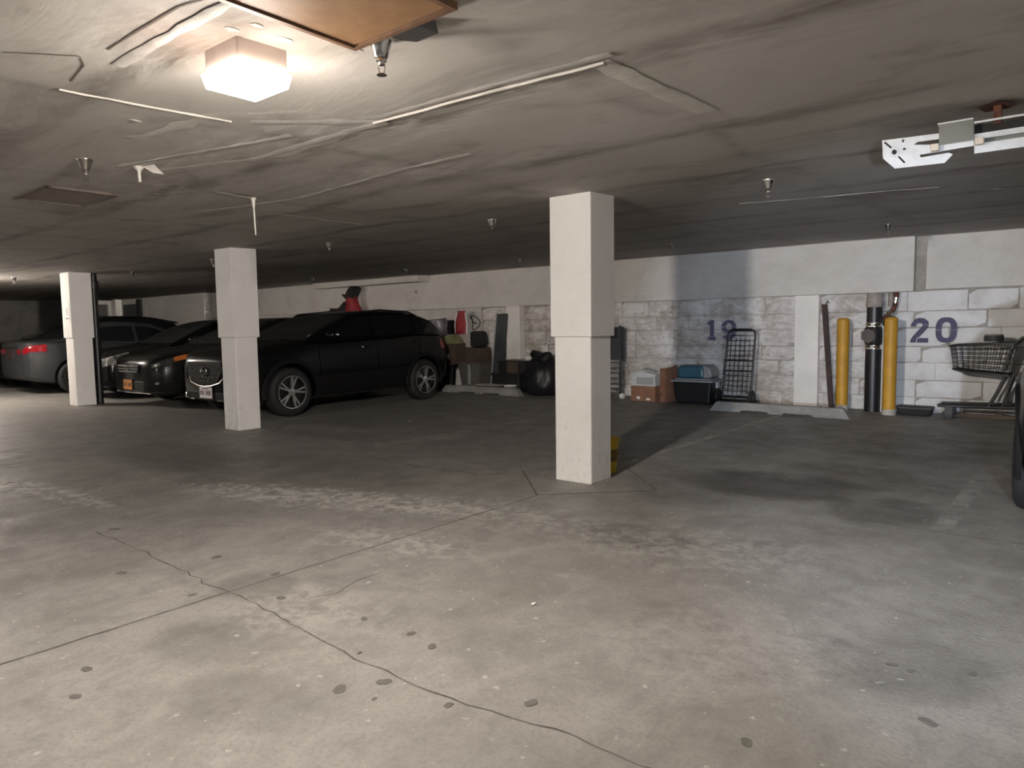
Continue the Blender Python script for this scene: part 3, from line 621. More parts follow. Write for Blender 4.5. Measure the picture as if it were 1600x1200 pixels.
# sprinklers
def sprinkler_parts(t, ch):
    obj('escutcheon', MB().lathe([(0.040, 0.012), (0.041, 0.0), (0.038, -0.006), (0.027, -0.035), (0.022, -0.052), (0.020, -0.055)], 16), ch, t, smooth=50)
    h = MB().lathe([(0.014, -0.05), (0.018, -0.056), (0.018, -0.066), (0.012, -0.070), (0.010, -0.078)], 8)
    h.tube([(0.010, 0, -0.074), (0.012, 0, -0.088), (0.006, 0, -0.106)], 0.0028, 5).tube([(-0.010, 0, -0.074), (-0.012, 0, -0.088), (-0.006, 0, -0.106)], 0.0028, 5)
    obj('nozzle', h, ch, t, smooth=40)
    obj('deflector', MB().lathe([(0.003, -0.104), (0.016, -0.106), (0.017, -0.109), (0.003, -0.110)], 10), ch, t, smooth=40)
G = 'chrome sprinkler heads under the ceiling'
sp0 = thing('ceiling_sprinkler', 'large chrome sprinkler head next to the brown access panel', 'sprinkler', (-1.79, 1.56, ceil_z(1.56)), 0.4, G); sprinkler_parts(sp0, 'chrome')
sp1 = thing('ceiling_sprinkler', 'dark chrome sprinkler head at the left, near the dull grey access panel', 'sprinkler', (-4.19, 1.56, ceil_z(1.56)), 1.1, G); sprinkler_parts(sp1, 'dull_chrome')
for src, x, y, lab in ((sp0, -1.75, 5.00, 'chrome sprinkler head between the nearest column and the tubeless strip light'),
                  (sp1, -1.72, 8.68, 'dark sprinkler head above the pipe between the yellow bollards'),
                  (sp1, -4.30, 8.67, 'sprinkler head just right of the nearest column, close to the soffit'),
                  (sp0, -4.31, 5.04, 'chrome sprinkler head left of the top of the nearest column'),
                  (sp0, -6.96, 8.77, 'small sprinkler head by the soffit, above the black garbage bag'),
                  (sp0, -6.73, 5.01, 'sprinkler head above the roof of the black crossover'),
                  (sp1, -9.37, 5.04, 'sprinkler head beside the top left corner of the middle column'),
                  (sp0, -9.60, 8.80, 'tiny sprinkler head near the long pale box casing'),
                  (sp1, -12.24, 5.17, 'dark sprinkler head just right of the top of the farthest column'),
                  (sp0, -12.49, 8.85, 'tiny sprinkler head above the roofs behind the middle column'),
                  (sp0, -14.46, 4.14, 'tiny sprinkler head left of the farthest column, in the glow of the far lamp')):
    dup(src, (x, y, ceil_z(y)), random.uniform(0, 3), lab, G)
# lit lamp
zl = ceil_z(LAMP[1])
t = thing('ceiling_lamp', 'lit square ceiling lamp with a glowing diffuser', 'lamp', (LAMP[0], LAMP[1], zl))
obj('base_plate', MB().box(-0.100, 0.100, -0.09, 0.09, -0.072, 0.02), 'lamp_base', t, bevel=0.004)
obj('diffuser', MB().add([(-.110, -.100, -.072), (.110, -.100, -.072), (.110, .100, -.072), (-.110, .100, -.072), (-.100, -.090, -.115), (.100, -.090, -.115), (.100, .090, -.115), (-.100, .090, -.115), (0, 0, -.128)],
    [(0, 1, 5, 4), (1, 2, 6, 5), (2, 3, 7, 6), (3, 0, 4, 7), (4, 5, 8), (5, 6, 8), (6, 7, 8), (7, 4, 8), (3, 2, 1, 0)]), 'diffuser', t)
# tubeless fluorescent strip
t = thing('strip_light', 'tubeless fluorescent strip light with bare steel end plate', 'light', (0, 0, 0))
def fx(a, b, c):  # the strip hangs tipped towards the aisle: x along the wall, z up, lower edge further back
    return (a, 3.90 + (2.03 - b) * 0.42 + c, b)
plate = [(-0.806, 2.082), (-0.807, 2.002), (-0.758, 1.950), (-0.548, 1.945), (-0.514, 1.977), (-0.530, 1.986), (-0.645, 1.983), (-0.650, 1.995), (-0.43, 2.000), (-0.43, 2.024), (-0.58, 2.028), (-0.672, 2.042), (-0.655, 2.052), (-0.562, 2.050), (-0.562, 2.074)]
obj('end_plate', MB().prism(plate, -0.002, 0.002, fx), 'steel', t)
def fdisc(cx, cz, r, y, n=16): return [(cx + r * math.cos(2 * PI * k / n), cz + r * math.sin(2 * PI * k / n)) for k in range(n)]
obj('knockout_rim', MB().prism(fdisc(-0.755, 2.022, .021, 0), -0.007, -0.002, fx), 'steel', t, bevel=0.002)
obj('knockout_hole', MB().prism(fdisc(-0.755, 2.022, .011, 0), -0.0085, -0.007, fx), 'dark', t)
for (x, z, a) in ((-0.782, 2.058, -0.8), (-0.726, 1.985, -0.9), (-0.716, 2.066, 1.1), (-0.712, 2.030, 0.0)):
    l = .020 if a not in (0.0, 1.1) else .006
    dx, dz = math.cos(a), math.sin(a); w = .004
    obj('slot', MB().prism([(x - dx * l - dz * w, z - dz * l + dx * w), (x + dx * l - dz * w, z + dz * l + dx * w), (x + dx * l + dz * w, z + dz * l - dx * w), (x - dx * l + dz * w, z - dz * l - dx * w)], -0.004, -0.002, fx), 'dark', t)
L0, L1 = -0.43, 1.1
for nm, z0, z1, c, mt in (('channel', 2.049, 2.026, .004, 'steel'), ('channel_step', 2.026, 2.004, .022, 'steel_dark'), ('reflector', 2.008, 1.968, .004, 'steel'), ('channel_recess', 2.090, 2.049, .030, 'dark'), ('top_flange', 2.098, 2.090, -.006, 'steel')):
    obj(nm, MB().prism([(L0, z0), (L1, z0), (L1, z1), (L0, z1)], c, c + .004, fx), mt, t)
obj('housing_back', MB().prism([(L0 + .01, 2.10), (L1, 2.10), (L1, 1.98), (L0 + .01, 1.98)], .036, .05, fx), 'steel_dark', t)
obj('wireway_cover', MB().prism([(-0.566, 2.108), (-0.43, 2.108), (-0.43, 2.022), (-0.566, 2.022)], -.012, -.008, fx), 'steel_dark', t)
obj('cover_lip', MB().prism([(-0.568, 2.112), (-0.43, 2.112), (-0.43, 2.106), (-0.568, 2.106)], -.020, -.008, fx), 'steel', t)
for x in (-0.583, -0.408): obj('lampholder', MB().prism([(x - .018, 1.998), (x + .018, 1.998), (x + .018, 2.028), (x - .018, 2.028)], -.03, .0, fx), 'socket', t, bevel=0.004)
obj('hanger', MB().box(-0.36, -0.33, 3.90, 3.94, 2.08, ceil_z(3.9) + 0.01), 'rust', t)
obj('hanger', MB().box(0.7, 0.73, 3.90, 3.94, 2.08, ceil_z(3.9) + 0.01), 'rust', t)
# notice on the far column
t = thing('paper_notice', 'white paper notice stuck on the farthest column', 'notice', (-12.98, CY - 0.022, 1.40))
obj('sheet', MB().box(-0.105, 0.105, -0.003, 0.0, 0, 0.31), 'paper', t)
obj('printed_line', MB().box(-0.07, 0.07, -0.0045, -0.003, 0.030, 0.055).box(-0.02, 0.03, -0.0045, -0.003, 0.10, 0.115).box(-0.01, 0.02, -0.0045, -0.003, 0.13, 0.21), 'ink', t)
# black pipe shape standing in for the strip of shade behind the far column
t = thing('shade_pipe', 'black vertical pipe shape standing in for shade behind the farthest column', 'pipe', (-12.93, 4.83, 0))
obj('pipe', MB().lathe([(0.055, 0.0), (0.055, ceil_z(4.9))], 16), 'black_pipe', t, smooth=40)
obj('coupling', MB().lathe([(0.055, 1.93), (0.075, 1.94), (0.075, 2.06), (0.055, 2.07)], 16), 'black_pipe', t, smooth=40)

# ---------------------------------------------------------------- cars
def wheel_mesh(r, w, spokes, rim_mat, parent, x, y, side, rimr, double=True):
    # tyre with its outer face towards +X*side
    pr = [(rimr * 0.98, -w / 2 + 0.01), (r * 0.86, -w / 2), (r * 0.965, -w / 2 + 0.02), (r, -w / 2 + 0.05), (r, w / 2 - 0.05), (r * 0.965, w / 2 - 0.02), (r * 0.86, w / 2), (rimr * 1.03, w / 2 - 0.005), (rimr * 0.98, w / 2 - 0.02)]
    mb = MB().lathe([(a, b * side) for a, b in pr], 32, (0, 0, 0), 'x', caps=False)
    o = obj('wheel', mb, 'rubber', parent, smooth=50, loc=(x, y, r))
    d = side * w / 2
    rb = MB().lathe([(rimr, d - side * 0.004), (rimr * 0.94, d - side * 0.002), (rimr * 0.91, d - side * 0.02), (rimr * 0.88, d - side * 0.07), (0.02, d - side * 0.08)], 28, (0, 0, 0), 'x', caps=False)
    obj('rim_barrel', rb, 'alloy_dark', o, smooth=40)
    sb = MB()
    for k in range(spokes):
        a0 = 2 * PI * k / spokes + 0.1
        for da in ((-0.16, 0.16) if double else (0,)):
            a = a0 + da; a2 = a0 + da * 0.35
            c, s = math.cos(a), math.sin(a); c2, s2 = math.cos(a2), math.sin(a2)
            hw = 0.011
            p0 = Vector((d - side * 0.016, c2 * 0.05, s2 * 0.05)); p1 = Vector((d - side * 0.010, c * rimr * 0.93, s * rimr * 0.93)); dr = (p1 - p0).normalized(); nn = dr.cross(Vector((1, 0, 0)))
            vs = []
            for p, ww in ((p0, hw * 1.1), (p1, hw * 1.3)):
                vs += [p - nn * ww, p + nn * ww, p + nn * ww * 0.9 - Vector((side * 0.03, 0, 0)), p - nn * ww * 0.9 - Vector((side * 0.03, 0, 0))]
            sb.add(vs, [(0, 1, 5, 4), (1, 2, 6, 5), (2, 3, 7, 6), (3, 0, 4, 7), (0, 3, 2, 1), (4, 5, 6, 7)])
    sb.lathe([(0.055, d - side * 0.03), (0.055, d - side * 0.010), (0.04, d - side * 0.004), (0.0, d - side * 0.002)], 16, (0, 0, 0), 'x', caps=False)
    sb.lathe([(rimr, d - side * 0.004), (rimr * 1.0, d + side * 0.001), (rimr * 0.95, d - side * 0.001), (rimr * 0.93, d - side * 0.012)], 28, (0, 0, 0), 'x', caps=False)
    obj('rim', sb, rim_mat, o, smooth=30)
    return o

class Car:
    def __init__(s, spec, label, loc, rz, group):
        s.p = spec; s.root = thing('car', label, 'car', loc, rz, group)
        s.L = spec['L']
    def hw(s, y): return s.p['W'] / 2 * interp(s.p['plan'], y)
    def ring(s, y):
        p = s.p; hw = s.hw(y); zb = interp(p['zb'], y); zt = interp(p['zt'], y); zs = zt - interp(p['sh'], y); d = zs - zb
        return [(0, zb), (.78 * hw, zb), (.93 * hw, zb + .04), (.975 * hw, zb + .16 * d + .03), (.995 * hw, zb + .40 * d), (1.0 * hw, zb + .60 * d), (.985 * hw, zb + .82 * d), (.955 * hw, zs), (.86 * hw, zt - .012), (.5 * hw, zt + .008), (0, zt + .018)]
    def bp(s, y, r, side=1, off=0.0):
        R = s.ring(y); i = min(int(r), len(R) - 2); t = r - i; a, b = R[i], R[i + 1]
        x, z = a[0] + (b[0] - a[0]) * t, a[1] + (b[1] - a[1]) * t
        if off:
            e = 0.02
            P = Vector(s.bp(y, r)); A = Vector(s.bp(min(y + e, s.L), r)) - Vector(s.bp(max(y - e, 0), r)); B = Vector(s.bp(y, min(r + .15, 9.99))) - Vector(s.bp(y, max(r - .15, 0)))
            n = A.cross(B); n = n.normalized() if n.length > 1e-9 else Vector((1, 0, 0))
            if n.x * 1.0 + n.z * 0.3 < 0: n = -n
            P = P + n * off; x, yy, z = P
            return (x * side, yy, z)
        return (x * side, y, z)
    def gp(s, y, r, side=1, off=0.0):
        p = s.p; zs = interp(p['zt'], y) - 0.02; zr = interp(p['zr'], y); d = max(zr - zs, 0.0); f = min(1, d / (p['H'] - 1.0)); wb = s.hw(y) * 0.90; wt = wb * (1 - p['tumble'] * f)
        R = [(wb, zs), (wt, zs + .87 * d), (wt * .90, zs + .965 * d), (wt * .5, zs + .995 * d), (0, zs + d)]
        i = min(int(r), 3); t = r - i; x, z = R[i][0] + (R[i + 1][0] - R[i][0]) * t, R[i][1] + (R[i + 1][1] - R[i][1]) * t
        if off:
            e = 0.02; P = Vector(s.gp(y, r)); A = Vector(s.gp(y + e, r)) - Vector(s.gp(y - e, r)); B = Vector(s.gp(y, min(r + .1, 4))) - Vector(s.gp(y, max(r - .1, 0)))
            n = A.cross(B); n = n.normalized() if n.length > 1e-9 else Vector((0, 0, 1))
            if n.x * 0.5 + n.z < 0: n = -n
            P = P + n * off; return (P.x * side, P.y, P.z)
        return (x * side, y, z)
    def patch(s, name, fn, y0, y1, r0, r1, mat, side=1, off=0.006, ny=8, nr=4, parent=None, both=False, yf=None):
        mb = MB()
        for sd in ((1, -1) if both else (side,)):
            rows = []
            for i in range(ny + 1):
                row = []
                for j in range(nr + 1):
                    v = j / nr; a, b = (y0, y1) if yf is None else yf(v)
                    row.append(fn(a + (b - a) * i / ny, r0 + (r1 - r0) * v, sd, off))
                rows.append(row)
            mb.grid(rows)
        return obj(name, mb, mat, parent or s.root, smooth=40)
    def build(s):
        p = s.p; L = s.L; root = s.root; pm = p['paint']
        N = 46; yl = sorted(set([0, .015, .04, .08, .13, .2, .28, L, L - .015, L - .04, L - .09, L - .16] + [L * i / N for i in range(N + 1)]))
        rows = []
        for y in yl:
            R = s.ring(y); rows.append([(x, y, z) for x, z in R] + [(-x, y, z) for x, z in reversed(R[1:-1])])
        n = len(rows[0]); mb = MB().grid(rows, True)
        mb.f.append(tuple(range(n))); mb.f.append(tuple(range((len(rows) - 1) * n, len(rows) * n)))
        body = obj('body', mb, pm, root, smooth=35)
        # wheel arches
        ax = (p['fa'], p['fa'] + p['wb']); r = p['r']
        cut = MB()
        for a in ax:
            for sd in (1, -1):
                x0, x1 = sd * (p['W'] / 2 - 0.26), sd * (p['W'] / 2 + 0.1)
                cut.lathe([(r + .055, x0), (r + .055, x1)], 36, (0, a, r + .01), 'x')
        co = obj('cutter', cut, 'dark', root)
        m = body.modifiers.new('arches', 'BOOLEAN'); m.operation = 'DIFFERENCE'; m.object = co; m.solver = 'EXACT'
        bpy.context.view_layer.update()
        dg = bpy.context.evaluated_depsgraph_get(); me = bpy.data.meshes.new_from_object(body.evaluated_get(dg)); body.modifiers.clear(); body.data = me
        bpy.data.objects.remove(co)
        # greenhouse
        y0, y1 = p['gh']; K = 36; rows = []
        for i in range(K + 1):
            y = y0 + (y1 - y0) * i / K; rr = [0, .5, 1, 1.5, 2, 2.5, 3, 3.5, 4]
            rows.append([s.gp(y, q, 1) for q in rr] + [s.gp(y, q, -1) for q in reversed(rr[:-1])])
        g = MB().grid(rows); k = len(rows[0]); g.f.append(tuple(range(k))); g.f.append(tuple(range(K * k, K * k + k)))
        obj('roof', g, pm, root, smooth=30)
        a, b = p['ws']
        s.patch('windscreen', s.gp, a, b, 1.25, 4, p.get('wsmat', 'windscreen'), 1, 0.005, 10, 8, both=True)
        a, b = p['rs']
        s.patch('rear_window', s.gp, a, b, 1.3, 4, 'glass', 1, 0.005, 8, 8, both=True)
        for sd in (1, -1):
            for (a0, a1, b0, b1) in p['wins']:
                s.patch('side_window', s.gp, 0, 0, 0.10, 0.90, 'glass', sd, 0.006, 8, 5, yf=lambda v, A=(a0, a1, b0, b1): (A[0] + (A[1] - A[0]) * v, A[2] + (A[3] - A[2]) * v))
            # mirror
            my = p['my']; x, _, z = s.gp(my, 0.22, sd)
            mm = MB().lathe([(0.02, -0.03), (0.075, -0.015), (0.088, 0.02), (0.080, 0.075), (0.05, 0.11), (0.01, 0.12)], 12, (0, 0, 0), 'y')
            mm.v = [(v[0] * 1.25, -v[1], v[2] * 0.85) for v in mm.v]
            mo = obj('mirror', mm, p.get('mirror', pm), root, smooth=40, loc=(x + sd * p.get('mirror_out', 0.13), my, z + 0.05))
            obj('mirror_arm', MB().tube([(0, 0, -0.03), (-sd * 0.14, 0.02, -0.07)], 0.02, 6), 'cladding', mo)
            if p.get('mirror_strip'): obj('chrome_strip', MB().tube([(-sd * 0.105, -0.03, 0.015), (0, -0.055, 0.012), (sd * 0.09, -0.045, 0.008), (sd * 0.118, .0, 0.006)], 0.012, 6), 'alloy', mo)
            # handles and door gaps
            for hy in p['handles']:
                P = Vector(s.bp(hy, 6.4, sd, 0.02)); Q = Vector(s.bp(hy + 0.2, 6.4, sd, 0.02))
                obj('door_handle', MB().tube([Vector(s.bp(hy, 6.4, sd, 0.0)), P + Vector((0, .02, 0)), Q - Vector((0, .02, 0)), Vector(s.bp(hy + 0.2, 6.4, sd, 0.0))], 0.012, 6), pm if not p.get('chrome_handle') else 'chrome', root)
            for gy in p['gaps']:
                s.patch('door_gap', s.bp, gy, gy + 0.008, 3.2, 7.6, 'car_gap', sd, 0.002, 1, 8)
            for a_, rim in zip(ax, (0, 1)):
                wheel_mesh(r, 0.22, p['spokes'], p['rim_mat'], root, sd * (p['W'] / 2 - 0.125), a_, sd, p['rimr'], p.get('double', True))
            if p.get('cladding'):
                s.patch('sill_cladding', s.bp, ax[0] + r + .05, ax[1] - r - .05, 1.6, 4.15, 'cladding', sd, 0.008, 10, 4)
                for a_ in ax:
                    mb = MB(); rows = []
                    for i in range(19):
                        th = math.radians(-12 + 204 * i / 18); row = []
                        for rr, dx in ((r + .05, -.02), (r + .055, .012), (r + .10, .014), (r + .115, -.012)):
                            y = a_ + rr * math.cos(th); z = r + .01 + rr * math.sin(th)
                            row.append((sd * (s.hw(min(max(y, .02), L - .02)) * 0.997 + dx), y, z))
                        rows.append(row)
                    obj('arch_flare', mb.grid(rows), 'cladding', root, smooth=50)
            if p.get('rails'):
                obj('roof_rail', MB().tube([s.gp(y, 1.75, sd, o_) for y, o_ in p['rails']], 0.016, 6), p.get('rail_mat', 'cladding'), root, smooth=50)
            # lamps
            for nm, y0_, y1_, r0_, r1_, mt in p['lamps']:
                s.patch(nm, s.bp, y0_, y1_, r0_, r1_, mt, sd, 0.007, 8, 5)
        return s
    def front(s, name, mb, mat, smooth=None, bevel=0, parent=None, label=None): return obj(name, mb, mat, parent or s.root, smooth=smooth, bevel=bevel, label=label)

def plate(car, x, y, z, mat, out=-1, frame=True):
    yy = y
    a, b = (yy - 0.012, yy) if out < 0 else (yy, yy + 0.012)
    o = car.front('licence_plate', MB().box(x - .152, x + .152, a, b, z - .076, z + .076), mat, bevel=0.003, label='white licence plate' if mat == 'plate_white' else 'orange licence plate')
    c, d = (a - 0.002, a) if out < 0 else (b, b + 0.002)
    mb = MB()
    for i, u in enumerate((-.12, -.085, -.05, .02, .055, .09, .12)): mb.box(x + u - .010, x + u + .010, c, d, z - .032, z + (.034 if i % 2 else .028))
    mb.box(x - .08, x + .08, c, d, z + .05, z + .062)
    obj('plate_characters', mb, 'plate_ink', o)
    if frame: obj('plate_frame', MB().box(x - .165, x + .165, b - .004, b + .004, z - .09, z + .09), 'plate_frame', o)

CG = 'cars parked in a row at the left'
PLAN_F = [(0, .60), (.04, .72), (.10, .82), (.20, .90), (.38, .955), (.65, .985), (1.1, 1.0)]
def plan(L, r=((.9, 1.0), (.5, .975), (.22, .93), (.08, .86), (.03, .78), (0, .70))): return PLAN_F + [(L - a, b) for a, b in r]
L = 4.28
suv = dict(L=L, W=1.80, H=1.50, tumble=.22, paint='black_paint', plan=plan(L), zb=[(0, .26), (.3, .21), (3.8, .24), (4.28, .36)], sh=[(0, .10), (.5, .07), (1.3, .05), (3.6, .05), (4.4, .12)],
    zt=[(0, .78), (.05, .86), (.2, .93), (.6, .99), (1.2, 1.04), (1.8, 1.055), (2.8, 1.09), (3.5, 1.13), (3.95, 1.12), (4.15, 1.05), (4.24, .97), (4.28, .91)],
    zr=[(1.15, 1.01), (1.3, 1.10), (1.7, 1.29), (2.05, 1.425), (2.4, 1.482), (2.8, 1.50), (3.2, 1.49), (3.6, 1.44), (3.88, 1.36), (3.95, 1.30), (4.1, 1.17), (4.22, 1.02)], gh=(1.15, 4.22), ws=(1.22, 2.02), rs=(3.90, 4.14),
    wins=[(1.45, 2.02, 2.46, 2.46), (2.53, 2.53, 3.38, 3.34), (3.45, 3.42, 3.90, 3.56)], my=1.62, handles=(2.18, 3.16), gaps=(1.38, 2.495, 3.42), fa=.91, wb=2.65, r=.342, rimr=.232, spokes=5, rim_mat='alloy', cladding=True,
    rails=[(2.05, -.005), (2.15, .028), (2.8, .034), (3.4, .03), (3.6, -.005)], mirror_strip=True,
    lamps=[('headlight', .05, .36, 6.3, 7.0, 'glass'), ('fog_lamp', .05, .12, 3.6, 4.1, 'glass'), ('tail_light', L - .30, L - .03, 5.8, 7.0, 'red_lamp')])
def pull(y): return y - 0.15 if y > 0.6 else y
for k_ in ('zt', 'zr', 'zb', 'sh'): suv[k_] = [(pull(a), b) for a, b in suv[k_]]
L = L - 0.15
suv.update(L=L, plan=plan(L), gh=tuple(map(pull, suv['gh'])), ws=tuple(map(pull, suv['ws'])), rs=tuple(map(pull, suv['rs'])), wins=[tuple(map(pull, w)) for w in suv['wins']], my=pull(suv['my']), handles=tuple(map(pull, suv['handles'])), gaps=tuple(map(pull, suv['gaps'])), fa=.76,
    rails=[(pull(a), b) for a, b in suv['rails']], lamps=[('headlight', .05, .36, 6.3, 7.0, 'glass'), ('fog_lamp', .05, .12, 3.6, 4.1, 'glass'), ('tail_light', L - .30, L - .03, 5.8, 7.0, 'red_lamp')])
c = Car(suv, 'black crossover with roof rails and silver spoked wheels behind the middle column', (-9.38, 4.86, 0), 0.035, CG).build()
# face: shield grille, chrome wing, intake, plate
c.front('grille', MB().prism([(-.42, .78), (.42, .78), (.44, .66), (.30, .50), (0, .46), (-.30, .50), (-.44, .66)], -.022, .02, lambda a, b, q: (a, q, b)), 'cladding')
gm = MB()
for i in range(9):
    for j in range(5):
        x, z = -.36 + .09 * i + (.045 if j % 2 else 0), .52 + .055 * j
        if abs(x) < .40 - (.3 * max(0, .60 - z) / .1): gm.box(x - .014, x + .014, -.030, -.02, z - .006, z + .008)
c.front('grille_mesh', gm, 'chrome')['kind'] = 'stuff'
c.front('grille_wing', MB().tube([(-.56, .10, .74), (-.50, .03, .64), (-.36, -.02, .50), (-.16, -.03, .455), (0, -.03, .445), (.16, -.03, .455), (.36, -.02, .50), (.50, .03, .64), (.56, .10, .74)], .009, 6), 'dull_chrome', 40)
em = MB().tube([(.075 * math.cos(a), -.035, .66 + .058 * math.sin(a)) for a in [2 * PI * k / 20 for k in range(20)]], .008, 6, closed=True)
em.tube([(-.068, -.035, .685), (-.03, -.035, .672), (0, -.035, .645), (.03, -.035, .672), (.068, -.035, .685)], .006, 5)
c.front('emblem', em, 'chrome', 40)
c.front('lower_intake', MB().box(-.5, .5, -.012, .02, .27, .37), 'cladding', None, .01)
for sd in (-1, 1): c.front('lip_trim', MB().tube([(sd * .72, .12, .40), (sd * .70, .09, .30), (sd * .60, .03, .27), (sd * .30, -.015, .26)], .012, 6), 'chrome', 40)
plate(c, 0.02, -.02, .36, 'plate_white')
c.front('windscreen_sticker', MB().add([c.gp(1.15, 1.45, 1, .009), c.gp(1.15, 1.85, 1, .009), c.gp(1.21, 1.85, 1, .009), c.gp(1.21, 1.45, 1, .009)], [(0, 1, 2, 3)]), 'lid_grey')
c.front('rear_spoiler', MB().add([(-.54, 3.47, 1.40), (.54, 3.47, 1.40), (.54, 3.47, 1.44), (-.54, 3.47, 1.44), (-.52, 3.86, 1.315), (.52, 3.86, 1.315), (.52, 3.86, 1.345), (-.52, 3.86, 1.345)], [(0, 1, 2, 3), (7, 6, 5, 4), (0, 4, 5, 1), (1, 5, 6, 2), (2, 6, 7, 3), (3, 7, 4, 0)]), 'black_paint', None, .012)

def sedan(L, paint, H=1.445, rim='alloy', **k):
    d = dict(L=L, W=1.83, H=H, tumble=.24, paint=paint, plan=plan(L), zb=[(0, .24), (.3, .19), (L - .5, .20), (L, .34)], sh=[(0, .10), (.5, .06), (1.3, .05), (L - 1, .05), (L, .10)],
        zt=[(0, .70), (.05, .77), (.25, .84), (.7, .91), (1.3, .965), (2.5, .985), (3.6, 1.02), (L - .55, 1.05), (L - .12, 1.045), (L - .05, 1.02), (L, .96)],
        zr=[(1.25, .95), (1.5, 1.07), (1.9, 1.26), (2.25, 1.39), (2.6, H - .005), (2.9, H), (3.2, H - .02), (3.6, 1.33), (3.95, 1.18), (4.2, 1.04)], gh=(1.25, 4.2), ws=(1.32, 2.22), rs=(3.42, 4.12),
        wins=[(1.55, 2.22, 2.64, 2.64), (2.71, 2.71, 3.66, 3.40)], my=1.68, handles=(2.35, 3.30), gaps=(1.45, 2.675, 3.62), fa=.95, wb=2.78, r=.33, rimr=.225, spokes=5, rim_mat=rim,
        lamps=[('headlight', .04, .50, 5.8, 7.3, 'clear_lamp'), ('tail_light', L - .34, L - .02, 5.7, 7.3, 'red_lamp')])
    d.update(k); return d
# charcoal sedan with the orange plate
sp = sedan(4.8, 'charcoal_paint'); sp['lamps'] = [('headlight', .05, .34, 6.3, 7.1, 'dark_lamp'), ('reflector', .07, .15, 6.5, 6.9, 'chrome'), ('turn_signal', .34, .60, 6.45, 7.1, 'amber'), ('fog_lamp', .08, .12, 3.6, 4.0, 'chrome'), ('tail_light', 4.46, 4.78, 5.7, 7.3, 'red_lamp')]
c = Car(sp, 'charcoal sedan with an orange licence plate, between the two left columns', (-12.02, 4.95, 0), 0, CG).build()
c.front('grille', MB().prism([(-.40, .68), (.40, .68), (.34, .56), (-.34, .56)], -.02, .02, lambda a, b, q: (a, q, b)), 'cladding')
c.front('grille_bar', MB().box(-.38, .38, -.032, -.018, .655, .672).box(-.36, .36, -.03, -.018, .61, .622).box(-.34, .34, -.03, -.018, .565, .577), 'chrome')
c.front('lower_intake', MB().box(-.52, .52, -.012, .02, .28, .42), 'cladding', None, .01)
c.front('lip_trim', MB().tube([(-.62, .05, .23), (0, -.012, .235), (.62, .05, .23)], .012, 6), 'chrome', 40)
c.front('emblem', MB().tube([(.06 * math.cos(a), -.04, .63 + .035 * math.sin(a)) for a in [2 * PI * k / 16 for k in range(16)]], .008, 5, closed=True), 'chrome', 40)
plate(c, -.02, -.024, .36, 'plate_orange')
# black sedan
c = Car(sedan(4.8, 'soft_black_paint', 1.45), 'black sedan with clear headlights right behind the farthest column', (-14.30, 5.05, 0), 0, CG).build()
c.front('grille', MB().box(-.40, .40, -.015, .02, .46, .66), 'cladding', None, .01)
c.front('grille_bar', MB().box(-.36, .36, -.028, -.012, .63, .645).box(-.36, .36, -.028, -.012, .55, .56), 'chrome')
c.front('lower_intake', MB().box(-.52, .52, -.012, .02, .25, .36), 'cladding', None, .01)
c.front('fog_lamp', MB().box(.60, .70, .02, .06, .30, .36).box(-.70, -.60, .02, .06, .30, .36), 'clear_lamp', None, .01)
plate(c, 0, -.02, .36, 'plate_white')
# grey sedan, tail towards the aisle
gs = sedan(4.75, 'grey_paint', 1.44, wb=2.95); gs['lamps'] = [('headlight', .04, .50, 5.8, 7.3, 'clear_lamp'), ('tail_light', 4.75 - .36, 4.75 - .015, 6.1, 7.2, 'red_lamp')]
c = Car(gs, 'grey metallic sedan with a red tail light, parked nose in left of the farthest column', (-16.62, 4.62 + 4.75, 0), PI, CG).build()
c.front('reversing_light', MB().box(-.58, -.40, 4.75 - .005, 4.75 + .012, .80, .90).box(.40, .58, 4.75 - .005, 4.75 + .012, .80, .90), 'red_lamp', None, .008)
c.front('boot_trim', MB().box(-.5, .5, 4.75, 4.765, .92, .945), 'chrome')
c.front('bumper_trim', MB().tube([(-.62, 4.70, .36), (0, 4.76, .35), (.62, 4.70, .36)], .012, 6), 'chrome', 40)
plate(c, 0, 4.752, .80, 'plate_white', 1)
# black SUV backed in, further left
s2 = dict(suv); s2.update(paint='soft_black_paint', H=1.64, W=1.86, rails=None, cladding=False, zt=[(a, b + .06) for a, b in suv['zt']], zr=[(a, 1.0 + (b - 1.0) * 1.22 if b > 1.0 else b) for a, b in suv['zr']], mirror_strip=False,
    lamps=[('headlight', .04, .46, 5.9, 7.3, 'clear_lamp'), ('tail_light', L - .30, L - .03, 5.8, 7.0, 'red_lamp')])
c = Car(s2, 'tall black SUV with a rear roof spoiler, beyond the grey sedan', (-18.70, 4.82, 0), 0, CG).build()
c.front('rear_spoiler', MB().add([(-.56, 3.40, 1.50), (.56, 3.40, 1.50), (.56, 3.40, 1.545), (-.56, 3.40, 1.545), (-.54, 3.92, 1.42), (.54, 3.92, 1.42), (.54, 3.92, 1.45), (-.54, 3.92, 1.45)], [(0, 1, 2, 3), (7, 6, 5, 4), (0, 4, 5, 1), (1, 5, 6, 2), (2, 6, 7, 3), (3, 7, 4, 0)]), 'soft_black_paint', None, .015)
c.front('grille', MB().box(-.42, .42, -.015, .02, .50, .78), 'cladding', None, .01)
c.front('grille_bar', MB().box(-.40, .40, -.03, -.012, .74, .765).box(-.40, .40, -.03, -.012, .62, .64), 'chrome')
c.front('lower_intake', MB().box(-.52, .52, -.012, .02, .28, .40), 'cladding', None, .01)
plate(c, 0, -.02, .42, 'plate_white')
